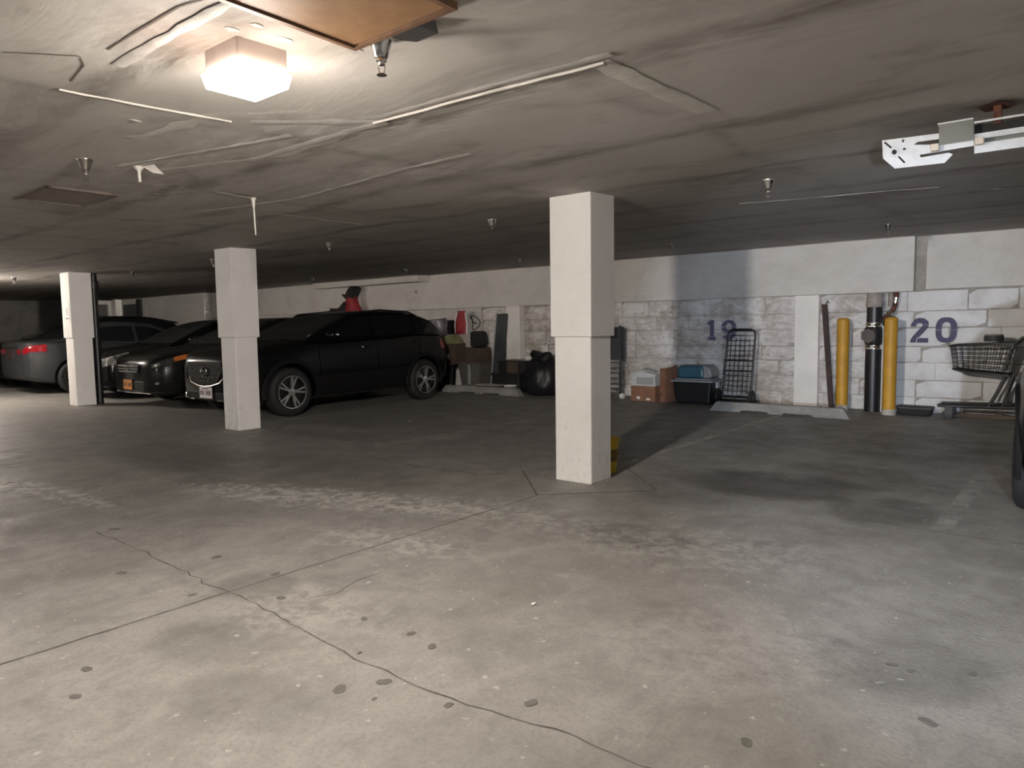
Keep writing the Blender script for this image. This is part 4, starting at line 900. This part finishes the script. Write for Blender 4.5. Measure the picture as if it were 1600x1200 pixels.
# last dark car at the left edge
c = Car(sedan(4.75, 'soft_black_paint', 1.50), 'dark car at the left edge of the frame, beyond the tall black SUV', (-21.4, 4.9, 0), 0, CG).build()
c.front('grille', MB().box(-.40, .40, -.015, .02, .46, .66), 'cladding', None, .01)
# dark car at the right edge
s3 = dict(suv); s3.update(paint='black_paint', W=1.86, rails=None, mirror_strip=False, mirror_out=0.0)
c = Car(s3, 'black car at the right edge of the frame, beside the shopping cart', (0.60, 4.75, 0), 0, None).build()
c.front('grille', MB().box(-.42, .42, -.015, .02, .50, .72), 'cladding', None, .01)
c.front('lower_intake', MB().box(-.52, .52, -.012, .02, .28, .40), 'cladding', None, .01)

# ---------------------------------------------------------------- things along the back wall
def wheel_stop(x0, x1, y, label):
    h, d = .13, .15; a = .09
    t = thing('wheel_stop', label, 'wheel stop', ((x0 + x1) / 2, y, 0), 0, 'concrete wheel stops'); l = (x1 - x0) / 2
    prof = [(-l, 0), (-l * .52, 0), (-l * .50, .028), (-l * .12, .028), (-l * .10, 0.0), (l * .10, 0.0), (l * .12, .028), (l * .50, .028), (l * .52, 0), (l, 0), (l - a, h), (-l + a, h)]
    mb = MB(); n = len(prof)
    vs = [(x, -d / 2 + (.03 if z > .1 else 0), z) for x, z in prof] + [(x, d / 2 - (.03 if z > .1 else 0), z) for x, z in prof]
    mb.add(vs, [tuple(range(n)), tuple(reversed(range(n, 2 * n)))] + [(i, (i + 1) % n, n + (i + 1) % n, n + i) for i in range(n)])
    obj('stop_block', mb, 'concrete_stop', t, bevel=0.006)
    obj('steel_pin', MB().lathe([(.014, h - .002), (.014, h + .006), (.006, h + .010)], 8, (-l * .6, 0, 0)).lathe([(.014, h - .002), (.014, h + .006), (.006, h + .010)], 8, (l * .6, 0, 0)), 'rust', t)
wheel_stop(-4.05, -2.22, 9.42, 'concrete wheel stop in the bay numbered 19, near the yellow bollards')
wheel_stop(-9.45, -7.55, 9.56, 'concrete wheel stop beside the black garbage bag')
# bollards
def bollard(x, y, label, h=1.26):
    t = thing('bollard', label, 'bollard', (x, y, 0), 0, 'yellow steel bollards')
    obj('post', MB().lathe([(.078, 0), (.078, h - .03)], 20), 'yellow', t, smooth=40)
    obj('cap', MB().lathe([(.078, h - .03), (.072, h - .012), (.05, h), (.0, h + .006)], 20, caps=False), 'yellow', t, smooth=60)
    obj('base_collar', MB().lathe([(.084, 0), (.082, .07), (.078, .075)], 20, caps=False), 'pad', t, smooth=40)
bollard(-2.57, 10.36, 'yellow bollard left of the black pipe, beside the leaning rusty post')
bollard(-1.94, 10.13, 'yellow bollard right of the black pipe, below the number 20')
# drain stack
t = thing('drain_stack', 'black vertical drain pipe with steel clamps between the yellow bollards', 'pipe', (-2.20, 10.42, 0))
obj('lower_pipe', MB().lathe([(.10, 0), (.10, .84)], 20), 'black_pipe', t, smooth=40)
obj('upper_pipe', MB().lathe([(.095, 1.14), (.095, 1.40)], 20), 'black_pipe', t, smooth=40)
obj('pipe_hub', MB().lathe([(.10, 1.40), (.108, 1.41), (.108, 1.47), (.098, 1.48), (.098, 1.592)], 20), 'grey_pipe', t, smooth=40)
obj('cleanout_body', MB().lathe([(.10, .90), (.115, .93), (.118, 1.02), (.115, 1.11), (.10, 1.14)], 20).tube([(-.01, -.03, 1.02), (-.03, -.13, 1.02)], .085, 14), 'black_pipe', t, smooth=40)
obj('cleanout_plug', MB().tube([(-.03, -.13, 1.02), (-.036, -.165, 1.02)], .098, 6), 'iron_plug', t)
for z in (.84, 1.135): obj('clamp', MB().lathe([(.103, z), (.108, z + .005), (.108, z + .02), (.104, z + .03), (.108, z + .04), (.108, z + .055), (.103, z + .06)], 20, caps=False).box(-.02, .03, -.125, -.10, z + .008, z + .05), 'chrome', t, smooth=40)
obj('pale_conduit', MB().tube([(.115, -.02, 0), (.115, -.02, 1.15)], .012, 8), 'trim', t, smooth=40)
t = thing('pipe_branch', 'thin rusty pipe elbow joining the top of the black drain pipe', 'pipe', (-2.02, 10.47, 1.2))
obj('riser', MB().tube([(.0, 0, .21), (.0, 0, .39)], .03, 10), 'grey_pipe', t, smooth=40)
obj('elbow', MB().tube([(-.09, 0, .03), (-.03, 0, .09), (.03, 0, .16), (.06, 0, .24), (.07, .0, .39)], .03, 10), 'rust', t, smooth=40)
obj('coupling', MB().tube([(.055, -.005, .25), (.068, -.005, .32)], .04, 10), 'chrome', t, smooth=40)
obj('coupling', MB().tube([(-.015, 0, .115), (.012, 0, .145)], .038, 8), 'chrome', t, smooth=40)
# leaning rusty post
t = thing('steel_post', 'rust-brown steel post leaning on the wall left of the bollards', 'post', (-2.70, 10.36, 0))
obj('angle_bar', MB().add([(.03, -.02, 0), (-.03, -.02, 0), (-.03, .02, 0), (.03, .02, 0), (-.125, .12, 1.46), (-.195, .12, 1.46), (-.195, .155, 1.46), (-.125, .155, 1.46)], [(0, 1, 2, 3), (7, 6, 5, 4), (0, 4, 5, 1), (1, 5, 6, 2), (2, 6, 7, 3), (3, 7, 4, 0)]), 'rust_post', t)
obj('wire_loop', MB().tube([(-.150, .13, 1.44), (-.125, .12, 1.49), (-.110, .12, 1.51), (-.10, .125, 1.47)], .007, 5), 'black_wire', t)
# tray on the floor
t = thing('rubber_tray', 'low black rubber tray on the floor right of the bollards', 'tray', (-1.66, 10.30, 0))
obj('tray', MB().add([(-.17, -.11, .0), (.17, -.11, .0), (.17, .11, .0), (-.17, .11, .0), (-.20, -.13, .10), (.20, -.13, .10), (.20, .13, .10), (-.20, .13, .10), (-.18, -.11, .10), (.18, -.11, .10), (.18, .11, .10), (-.18, .11, .10), (-.15, -.09, .02), (.15, -.09, .02), (.15, .09, .02), (-.15, .09, .02)],
    [(3, 2, 1, 0)] + [(i, (i + 1) % 4, (i + 1) % 4 + 4, i + 4) for i in range(4)] + [(i + 4, (i + 1) % 4 + 4, (i + 1) % 4 + 8, i + 8) for i in range(4)] + [(i + 8, (i + 1) % 4 + 8, (i + 1) % 4 + 12, i + 12) for i in range(4)] + [(12, 13, 14, 15)]), 'black_plastic', t, bevel=.01)
obj('rim_lip', MB().tube([(-.19, -.12, .10), (.19, -.12, .10), (.19, .12, .10), (-.19, .12, .10)], .012, 6, closed=True), 'black_plastic', t)
# folding cart
t = thing('folding_cart', 'black wire folding shopping cart standing folded under the number 19', 'cart', (-3.98, 10.22, 0), 0.0)
yb = lambda z: 0.10 * z
fr = MB().tube([(-.235, 0, .06), (-.22, yb(.5), .5), (-.195, yb(1.06), 1.04), (-.165, yb(1.1), 1.095), (-.12, yb(1.12), 1.11), (.15, yb(1.12), 1.11), (.195, yb(1.1), 1.095), (.215, yb(1.06), 1.04), (.205, yb(.5), .5), (.19, 0, .06)], .016, 8)
obj('frame', fr, 'black_wire', t, smooth=40)
obj('handle_grip', MB().tube([(-.13, yb(1.12), 1.11), (.16, yb(1.12), 1.11)], .021, 8), 'black_plastic', t, smooth=40)
g = MB()
for i in range(12):
    z = .20 + i * .075; g.tube([(-.225 + .02 * z, yb(z) - .012, z), (.20, yb(z) - .012, z)], .0045, 5)
for i in range(1, 6):
    x = -.22 + i * .07; g.tube([(x, yb(.15) - .016, .15), (x + .015, yb(1.0) - .016, 1.0)], .0038, 5)
for z in (.12, .66, .50): g.tube([(-.22, yb(z) - .02, z), (.20, yb(z) - .02, z)], .009, 6)
obj('wire_basket', g, 'black_wire', t, kind='stuff')
for x, lab in ((-.27, 'l'), (.235, 'r')):
    w = obj('wheel', MB().lathe([(.045, -.012), (.105, -.02), (.115, -.01), (.115, .01), (.105, .02), (.045, .012)], 20, (0, 0, 0), 'x'), 'rubber', t, smooth=40, loc=(x, -.06, .115))
    obj('hub', MB().lathe([(.04, -.024), (.04, .024)], 12, (0, 0, 0), 'x'), 'black_plastic', w)
obj('axle', MB().tube([(-.27, -.06, .115), (.235, -.06, .115)], .009, 6).tube([(-.235, 0, .06), (.19, 0, .06)], .010, 6), 'black_wire', t)
for x in (-.12, .12): obj('foot_bracket', MB().tube([(x, 0, .06), (x, -.08, .01)], .009, 6), 'black_wire', t)
# tote with carrier
t = thing('storage_tote', 'black plastic storage tote with a pale lid, under the teal carrier', 'tote', (-4.61, 10.20, 0))
obj('tub', MB().box(-.31, .31, -.22, .22, 0, .33, .035), 'black_plastic', t, bevel=.03)
obj('lid', MB().box(-.345, .345, -.245, .245, .33, .36).box(-.29, .29, -.19, .19, .36, .385), 'lid_grey', t, bevel=.012)
for x in (-.34, .31): obj('latch', MB().box(x, x + .03, -.05, .05, .24, .35), 'white_plastic', t, bevel=.006)
t = thing('pet_carrier', 'small teal carrier with a pale grey end, on top of the black tote', 'carrier', (-4.60, 10.20, .386))
obj('shell', MB().prism([(-.27, 0), (.15, 0), (.15, .14), (.12, .19), (-.22, .19), (-.27, .14)], -.16, .16, lambda a, b, q: (a, q, b)), 'teal', t, bevel=.03)
obj('end_cap', MB().prism([(.15, 0), (.27, .01), (.29, .06), (.25, .16), (.19, .195), (.13, .19), (.15, .14)], -.165, .165, lambda a, b, q: (a, q, b)), 'lid_grey', t, bevel=.02)
obj('door_grate', MB().tube([(.29, -.08, .05), (.25, -.08, .16)], .006, 5).tube([(.295, 0, .05), (.255, 0, .16)], .006, 5).tube([(.29, .08, .05), (.25, .08, .16)], .006, 5), 'grey_pipe', t)
# cardboard box with air conditioner
t = thing('cardboard_box', 'brown cardboard box on the floor under the white air conditioner', 'box', (-5.42, 10.16, 0))
obj('carton', MB().box(-.215, .215, -.20, .20, 0, .235), 'cardboard', t, bevel=.004)
obj('flap', MB().box(-.215, .215, -.205, -.20, .20, .236), 'cardboard', t)
obj('mark', MB().box(-.11, -.05, -.203, -.2005, .03, .07).box(.06, .13, -.203, -.2005, .02, .05), 'paper', t)
t = thing('air_conditioner', 'white window air conditioner under loose plastic, on a cardboard box', 'air conditioner', (-5.42, 10.14, .237))
obj('housing', MB().box(-.21, .205, -.17, .17, 0, .20), 'white_plastic', t, bevel=.012)
obj('front_frame', MB().box(-.12, .20, -.185, -.17, .015, .16), 'white_plastic', t, bevel=.004)
lv = MB().box(-.105, .185, -.189, -.184, .03, .145)
obj('vent', lv, 'grille_grey', t)
lm = MB()
for i in range(7): lm.box(-.105, .185, -.193, -.188, .034 + i * .016, .041 + i * .016)
obj('louvre', lm, 'lid_grey', t, kind='stuff')
rows = []
for j in range(9):
    row = []
    for i in range(15):
        x = -.225 + .44 * i / 14; y = -.20 + .40 * j / 8; z = .205 + .045 * noise.noise(Vector((x * 6, y * 6, 2))) + .035 * math.exp(-((x + .1) / .12) ** 2)
        if j == 0: z = .165 + .03 * noise.noise(Vector((x * 9, 4, 1)))
        row.append((x, y, z))
    rows.append(row)
o = obj('plastic_cover', MB().grid(rows), 'white_plastic', t, smooth=60); m = o.modifiers.new('solid', 'SOLIDIFY'); m.thickness = .003
t = thing('folded_carton', 'tall folded cardboard carton leaning beside the air conditioner', 'carton', (-5.02, 10.16, 0))
obj('front_panel', MB().add([(-.14, -.12, 0), (-.02, -.18, 0), (-.025, -.16, .53), (-.145, -.10, .52)], [(0, 1, 2, 3)]), 'cardboard', t)
obj('side_panel', MB().add([(-.02, -.18, 0), (.045, .10, 0), (.045, .10, .57), (-.025, -.16, .53)], [(0, 1, 2, 3)]), 'cardboard', t)
for o in list(t.children): m = o.modifiers.new('solid', 'SOLIDIFY'); m.thickness = .008
obj('handle_cutout', MB().add([(-.12, -.130, .10), (-.09, -.146, .10), (-.09, -.146, .13), (-.12, -.130, .13)], [(0, 1, 2, 3)]), 'dark', t, loc=(-.003, -.006, 0))
# rack behind the near column
t = thing('wire_rack', 'narrow grey wire rack half hidden behind the nearest column', 'rack', (-6.02, 10.28, 0))
obj('side_frame', MB().box(.05, .085, -.13, -.10, 0, 1.20).box(-.20, -.17, -.13, -.10, 0, 1.20).box(-.2, .085, -.02, .0, .60, 1.18), 'slate', t)
for i in range(7):
    z = .10 + i * .085
    obj('shelf', MB().box(-.20, .06, -.16, -.0, z, z + .022), 'lid_grey', t)
obj('top_box', MB().box(-.18, .05, -.15, -.03, 1.02, 1.16), 'black_plastic', t, bevel=.01)
def crumple(r, seed, n=2):
    bm = bmesh.new(); bmesh.ops.create_icosphere(bm, subdivisions=n, radius=r)
    for v in bm.verts: v.co *= 1 + .75 * noise.noise(v.co * (3.2 / r) * .5 + Vector((seed, seed * 2, 0)))
    mb = MB().add([v.co[:] for v in bm.verts], [tuple(x.index for x in f.verts) for f in bm.faces]); bm.free(); return mb
t = obj('crumpled_paper', crumple(.045, 3), 'paper', loc=(-5.88, 10.10, .045), label='crumpled white paper on the floor beside the wire rack', cat='paper')
# garbage bag
bm = bmesh.new(); bmesh.ops.create_uvsphere(bm, u_segments=40, v_segments=26, radius=1)
for v in bm.verts:
    z = (v.co.z + 1) / 2; rad = interp([(0, .55), (.08, .86), (.3, 1.0), (.6, .93), (.82, .70), (.93, .42), (1, .25)], z); a = math.atan2(v.co.y, v.co.x)
    k = 1 + .09 * noise.noise(Vector((math.cos(a) * 2, math.sin(a) * 2, z * 3))) + .05 * math.sin(a * 9 + 3 * z) * (z ** 1.5) + .06 * noise.noise(Vector((math.cos(a) * 5, math.sin(a) * 5, z * 6)))
    zz = z * .68 + (.05 * math.sin(a * 2 + .7) * z ** 3)
    v.co = Vector((.40 * rad * k * math.cos(a), .33 * rad * k * math.sin(a), max(zz, 0)))
mb = MB().add([v.co[:] for v in bm.verts], [tuple(x.index for x in f.verts) for f in bm.faces]); bm.free()
t = thing('garbage_bag', 'bulging black garbage bag on the floor left of the nearest column', 'bag', (-7.40, 9.99, 0))
obj('sack', mb, 'bag_black', t, smooth=80)
obj('tied_neck', MB().tube([(-.10, 0, .62), (-.16, .0, .70), (-.24, -.02, .745)], [.16, .10, .06], 10).tube([(.05, 0, .62), (.08, 0, .68), (.15, -.01, .71)], [.15, .10, .06], 10), 'bag_black', t, smooth=70)
# heap behind the wheel stop
t = thing('storage_bin', 'lidded grey plastic bin under the stacked cardboard box', 'bin', (-9.12, 10.14, .0))
obj('tub', MB().box(-.30, .25, -.22, .24, .10, .50, .05), 'grey_bin', t, bevel=.02)
obj('lid', MB().box(-.32, .27, -.24, .25, .50, .535), 'grey_bin', t, bevel=.01)
obj('rib', MB().box(-.02, .03, -.235, -.20, .12, .50), 'lid_grey', t, bevel=.006)
obj('dolly', MB().box(-.27, .22, -.20, .22, .06, .10), 'lid_grey', t)
for x in (-.22, .17):
    for y in (-.16, .18): obj('caster', MB().lathe([(.03, -.015), (.03, .015)], 12, (x, y, .03), 'x'), 'black_plastic', t)
t = thing('cardboard_box', 'dull brown cardboard box on the grey bin, under the black cushion', 'box', (-9.10, 10.16, .536))
obj('carton', MB().box(-.20, .19, -.15, .17, 0, .28), 'cardboard_dim', t, bevel=.004)
obj('tape_strip', MB().box(-.02, .03, -.153, -.148, 0, .28), 'cardboard_dim', t)
t = thing('seat_cushion', 'black seat cushion standing on the cardboard box', 'cushion', (-9.13, 10.22, .817))
obj('pad', MB().box(-.19, .19, -.06, .06, 0, .32), 'bag_cloth', t, bevel=.055)
obj('seam', MB().tube([(-.2, 0, .28), (-.2, 0, .04), (.2, 0, .04), (.2, 0, .28)], .012, 6), 'bag_cloth', t)
t = thing('lidded_carton', 'brown carton with a shiny yellow-green domed lid, beside the clear bin', 'carton', (-9.65, 10.04, .501))
obj('carton', MB().box(-.22, .20, -.16, .16, 0, .40, .01), 'cardboard_dim', t, bevel=.01)
dm = []
for j in range(7):
    th = PI / 2 * j / 6; dm.append([((.25 * math.cos(th)) * math.cos(a) * 1.05 - .02, (.18 * math.cos(th)) * math.sin(a), .40 + .18 * math.sin(th)) for a in [2 * PI * k / 20 for k in range(20)]])
obj('domed_lid', MB().grid(dm, True), 'green_lid', t, smooth=70)
obj('label_sticker', MB().box(-.02, .06, -.165, -.158, .10, .20), 'paper', t)
t = thing('stool', 'low dark stool under the yellow-green lidded carton', 'stool', (-9.66, 10.02, 0))
obj('seat', MB().box(-.16, .17, -.18, .20, .46, .50), 'cladding', t, bevel=.01)
for x in (-.13, .14):
    for y in (-.15, .17): obj('leg', MB().tube([(x, y, .46), (x * 1.08, y * 1.08, 0)], .018, 6), 'black_wire', t)
t = thing('clear_bin', 'tall translucent plastic bin behind the rear of the crossover', 'bin', (-10.14, 9.96, .481))
obj('tub', MB().lathe([(.17, 0), (.19, .35), (.20, .52)], 24), 'clear_bin', t, smooth=40)
obj('rim', MB().lathe([(.20, .50), (.215, .505), (.215, .53), (.20, .535)], 24, caps=False), 'lid_grey', t, smooth=40)
t = thing('bin_crate', 'black crate with a silver latch under the translucent bin', 'crate', (-10.08, 9.98, 0))
obj('crate_body', MB().box(-.22, .22, -.2, .2, 0, .46, .02), 'crate', t, bevel=.015)
obj('crate_rim', MB().box(-.24, .24, -.22, .22, .42, .48), 'crate', t, bevel=.01)
obj('latch', MB().box(-.02, .06, -.235, -.215, .40, .46).box(.05, .09, -.215, -.195, .10, .18), 'chrome', t, bevel=.004)
rows = []
for j in range(9):
    row = []
    for i in range(17):
        x = -.65 + .92 * i / 16; z = .36 * j / 8; y = -.10 + .06 * noise.noise(Vector((x * 4, z * 5, 1))) + .05 * math.sin(x * 9 + z * 5)
        row.append((x, y, z + (.07 * x if j == 8 else 0)))
    rows.append(row)
t = thing('plastic_bundle', 'bundle wrapped in shiny crumpled plastic sheeting behind the crossover', 'bundle', (-10.22, 10.32, 1.031))
o = obj('sheeting', MB().grid(rows), 'sheet', t, smooth=70); m = o.modifiers.new('solid', 'SOLIDIFY'); m.thickness = .004
obj('bundle_core', MB().box(-.62, .24, -.02, .2, .01, .33), 'cladding', t, bevel=.05)
t = thing('shelf_bracket', 'dark shelf carrying the plastic-wrapped bundle', 'shelf', (-10.22, 10.36, 1.0))
obj('shelf_board', MB().box(-.68, .22, -.06, .19, 0, .03), 'cladding', t)
for x in (-.5, .1): obj('bracket', MB().box(x, x + .03, .14, .19, -.25, 0).box(x, x + .03, -.05, .19, -.03, 0), 'dark', t)
# red bag on the wall
def hung_bag(name, label, x, y, z, prof, mat, depth=.10):
    t = thing(name, label, 'bag', (x, y, z)); rows = []
    n = 16
    for zz, hw, cx in prof:
        rows.append([(cx + hw * math.cos(2 * PI * k / n) * (1 + .05 * math.sin(5 * k + zz * 30)), -depth / 2 + depth / 2 * math.sin(2 * PI * k / n) * min(1, hw * 8) * (1 + .1 * math.sin(3 * k + zz * 20)), zz) for k in range(n)])
    mb = MB().grid(rows, True); mb.f.append(tuple(range(n))); mb.f.append(tuple(range((len(rows) - 1) * n, len(rows) * n)))
    obj('sack', mb, mat, t, smooth=70); return t
t = hung_bag('hanging_bag', 'red bag with white edges hanging on the wall above the lidded carton', -9.74, 10.44, 1.08, [(0, .14, 0), (.06, .15, 0), (.2, .155, 0.0), (.33, .13, .01), (.42, .10, .02), (.46, .095, .02)], 'red')
obj('white_edge', MB().tube([(-.15, -.06, .0), (-.165, -.06, .2), (-.11, -.06, .42)], .014, 6).tube([(.15, -.06, .0), (.168, -.06, .2), (.13, -.06, .42)], .014, 6), 'paper', t, smooth=50)
obj('hook', MB().tube([(.02, .02, .50), (.02, -.05, .50), (.02, -.06, .45)], .008, 5), 'steel', t)
t = thing('cable_loop', 'looped dark cable hanging on the wall right of the red bag', 'cable', (-9.48, 10.52, 1.18))
obj('loop', MB().tube([(.0 + .10 * math.cos(a) + .05 * math.cos(2 * a), -.015 - .01 * math.sin(a), .12 + .14 * math.sin(a)) for a in [2 * PI * k / 20 for k in range(20)]], .010, 6, closed=True), 'black_wire', t, smooth=50)
obj('padlock', MB().lathe([(.035, -.02), (.045, -.02), (.045, .02), (.035, .02)], 14, (-.06, -.02, .30), 'y'), 'lid_grey', t)
obj('loop_tail', MB().tube([(-.11, -.02, .30), (-.09, -.025, .22), (-.02, -.02, .12), (.06, -.02, .10)], .011, 6), 'black_wire', t, smooth=50)
# leaning board and crates behind the bag
t = thing('leaning_board', 'tall slate grey board leaning on the wall left of the pale pilaster', 'board', (-8.71, 10.26, 0))
obj('board', MB().add([(-.125, -.06, 0), (.145, -.06, 0), (.145, .16, 1.46), (-.125, .16, 1.46), (-.125, -.03, 0), (.145, -.03, 0), (.145, .19, 1.46), (-.125, .19, 1.46)], [(0, 1, 2, 3), (7, 6, 5, 4), (0, 4, 5, 1), (1, 5, 6, 2), (2, 6, 7, 3), (3, 7, 4, 0)]), 'slate', t)
obj('edge_strip', MB().tube([(-.115, -.064, .02), (-.115, .152, 1.44)], .012, 6), 'lid_grey', t)
t = thing('black_crate', 'big black crate behind the wheel stop and the garbage bag', 'crate', (-8.17, 10.16, 0))
obj('crate_body', MB().box(-.36, .28, -.25, .22, 0, .34, .02), 'crate', t, bevel=.02)
obj('crate_rim', MB().box(-.38, .30, -.27, .24, .31, .36), 'crate', t, bevel=.01)
t = thing('black_carton', 'dark carton stacked on the big black crate', 'carton', (-8.12, 10.20, .361))
obj('carton', MB().box(-.38, .25, -.16, .16, 0, .22), 'crate', t, bevel=.015)
obj('carton_flap', MB().box(-.15, .10, -.164, -.159, .0, .2), 'cardboard_dim', t)
t = thing('low_tray', 'low dark plastic tray on the floor behind the wheel stop', 'tray', (-8.45, 9.74, 0))
obj('tray', MB().box(-.28, .28, -.10, .10, 0, .15, .03), 'slate', t, bevel=.02)
obj('tray_rim', MB().tube([(-.27, -.10, .15), (.27, -.10, .15), (.27, .10, .15), (-.27, .10, .15)], .012, 6, closed=True), 'grey_pipe', t)
t = thing('white_block', 'small pale block between the dark tray and the garbage bag', 'block', (-7.97, 9.75, 0))
obj('block', MB().box(-.09, .09, -.07, .07, 0, .15), 'lid_grey', t, bevel=.008)
obj('block_top', MB().box(-.095, .095, -.075, .075, .15, .17), 'paper', t, bevel=.004)
# red and black bags hung high behind the crossover
t = hung_bag('hanging_bag', 'red and black bag hanging high on the wall above the crossover roof', -13.0, 10.36, 1.50, [(0, .32, .02), (.12, .30, .02), (.25, .22, .0), (.38, .17, -.02), (.46, .16, -.03)], 'red', .2)
obj('black_side', MB().prism([(-.36, 0), (.30, 0), (.32, .30), (.22, .34), (.02, .20), (-.22, .17), (-.30, .20)], -.08, .08, lambda a, b, q: (a - .42, q - .1, b)), 'bag_cloth', t, smooth=70)
obj('black_top', MB().tube([(-.12, -.1, .44), (.02, -.1, .50), (.12, -.1, .62), (.04, -.1, .76)], [.10, .15, .15, .02], 7).tube([(-.36, -.1, .50), (-.2, -.1, .44), (.0, -.1, .48)], [.015, .06, .10], 6), 'bag_cloth', t, smooth=70)
obj('hook', MB().tube([(.0, .10, .70), (.0, -.08, .72)], .012, 5), 'steel', t)
# yellow pail behind the near column
t = thing('yellow_pail', 'yellow plastic pail tucked behind the foot of the nearest column', 'pail', (-3.045, 4.93, 0))
obj('bucket', MB().lathe([(.105, 0), (.125, .26), (.13, .265)], 24), 'pail', t, smooth=40)
obj('rim', MB().lathe([(.13, .25), (.136, .255), (.136, .275), (.128, .28)], 24, caps=False), 'pail', t, smooth=40)
obj('label_band', MB().lathe([(.1145, .10), (.1215, .20)], 24, caps=False), 'pail_label', t, smooth=40)
# scraps of paper on the floor
for x, y, r, mt, lab in ((-7.53, 5.37, .05, 'pink_paper', 'pink paper scrap on the floor in front of the crossover'), (-6.74, 6.18, .03, 'paper', 'white paper scrap on the floor between two columns'), (-1.81, 2.35, .012, 'paper', 'tiny white scrap on the floor in front of the nearest column')):
    obj('paper_scrap', MB().add([(-r, -r * .5, .002), (r * .8, -r * .7, .004), (r, r * .5, .012), (-r * .4, r * .8, .002), (0, 0, .010)], [(0, 1, 4), (1, 2, 4), (2, 3, 4), (3, 0, 4), (0, 3, 2, 1)]), mt, label=lab, cat='paper', loc=(x, y, 0.001))
# shopping cart at the right
t = thing('shopping_cart', 'dark wire shopping cart with a child seat by the wall under the number 20', 'shopping cart', (0, 10.18, 0))
bk = MB(); D = .22
top = [(-1.26, .90), (-.62, .93)]; bot = [(-1.22, .615), (-.70, .56)]
for sy in (-D, D):
    for f in [i / 6 for i in range(7)]:
        a = (top[0][0] + (bot[0][0] - top[0][0]) * f, top[0][1] + (bot[0][1] - top[0][1]) * f); b = (top[1][0] + (bot[1][0] - top[1][0]) * f, top[1][1] + (bot[1][1] - top[1][1]) * f)
        bk.tube([(a[0], sy * (1 - .1 * f), a[1]), (b[0], sy * (1 - .1 * f), b[1])], .0045, 5)
    for i in range(11):
        f = i / 10; bk.tube([(top[0][0] + .64 * f, sy, top[0][1] + .03 * f), (bot[0][0] + .52 * f, sy * .9, bot[0][1] - .055 * f)], .0028, 4)
for i in range(9):
    y = -D + 2 * D * i / 8; bk.tube([(-1.26, y, .90), (-1.22, y * .9, .615), (-.70, y * .9, .56)], .0028, 4)
obj('basket', bk, 'black_wire', t, kind='stuff')
obj('basket_rim', MB().tube([(-.60, -D, .94), (-1.22, -D, .905), (-1.27, -D * .8, .90), (-1.27, D * .8, .90), (-1.22, D, .905), (-.60, D, .94)], .013, 6), 'black_wire', t, smooth=50)
obj('basket_bottom_rim', MB().tube([(-.66, -D * .9, .555), (-1.15, -D * .9, .60), (-1.23, -D * .7, .62), (-1.23, D * .7, .62), (-1.15, D * .9, .60), (-.66, D * .9, .555)], .014, 6), 'black_wire', t, smooth=50)
obj('seat_flap', MB().add([(-.66, -.20, .93), (-.66, .20, .93), (-.74, .19, .60), (-.74, -.19, .60), (-.64, -.20, .93), (-.64, .20, .93), (-.72, .19, .60), (-.72, -.19, .60)], [(0, 1, 2, 3), (7, 6, 5, 4), (0, 4, 5, 1), (1, 5, 6, 2), (2, 6, 7, 3), (3, 7, 4, 0)]), 'black_plastic', t)
obj('handle', MB().tube([(-.62, -.22, .93), (-.55, -.23, 1.0), (-.50, -.23, 1.0)], .018, 8).tube([(-.62, .22, .93), (-.55, .23, 1.0), (-.50, .23, 1.0)], .018, 8).tube([(-.50, -.25, 1.0), (-.50, .25, 1.0)], .02, 8), 'black_plastic', t, smooth=50)
for sy in (-.2, .2):
    obj('leg', MB().tube([(-.70, sy, .57), (-.78, sy, .36), (-.86, sy, .18)], .014, 6).tube([(-.62, sy, .60), (-.68, sy, .36), (-.72, sy, .18)], .014, 6), 'black_wire', t, smooth=50)
    obj('lower_rail', MB().tube([(-1.38, sy * .8, .165), (-.66, sy, .185), (-.45, sy, .20)], .020, 6), 'black_wire', t, smooth=50)
    for x in (-1.27, -.52):
        cs = obj('caster', MB().lathe([(.02, -.016), (.058, -.016), (.06, 0), (.058, .016), (.02, .016)], 16, (0, 0, 0), 'y'), 'rubber', t, smooth=40, loc=(x, sy * .85, .06))
        obj('fork', MB().box(-.03, .05, -.026, -.018, -.01, .10).box(-.03, .05, .018, .026, -.01, .10), 'black_wire', cs)
obj('lower_tray', MB().tube([(-1.36, 0, .165), (-.6, 0, .18)], .008, 5).tube([(-1.3, -.1, .165), (-.6, -.1, .18)], .008, 5).tube([(-1.3, .1, .165), (-.6, .1, .18)], .008, 5).tube([(-1.37, -.16, .165), (-1.37, .16, .165)], .018, 6), 'black_wire', t)
t = thing('cable_coil', 'grey coil of tape lying on the rim of the shopping cart', 'coil', (-.83, 10.0, .955))
obj('coil', MB().lathe([(.065, 0), (.095, 0), (.10, .03), (.095, .07), (.065, .07), (.06, .03)], 20, caps=False), 'slate', t, smooth=50)
obj('coil_edge', MB().tube([(.08 * math.cos(a), .08 * math.sin(a), .072) for a in [2 * PI * k / 20 for k in range(20)]], .014, 6, closed=True), 'grey_pipe', t, smooth=50)
t = thing('lumber_board', 'weathered board lying on the floor under the shopping cart', 'board', (-.62, 10.42, 0))
obj('plank', MB().box(-.75, .9, -.05, .05, 0, .04), 'lumber', t, bevel=.004)
obj('nail_batten', MB().box(-.2, -.12, -.06, .06, .04, .055), 'lumber', t)
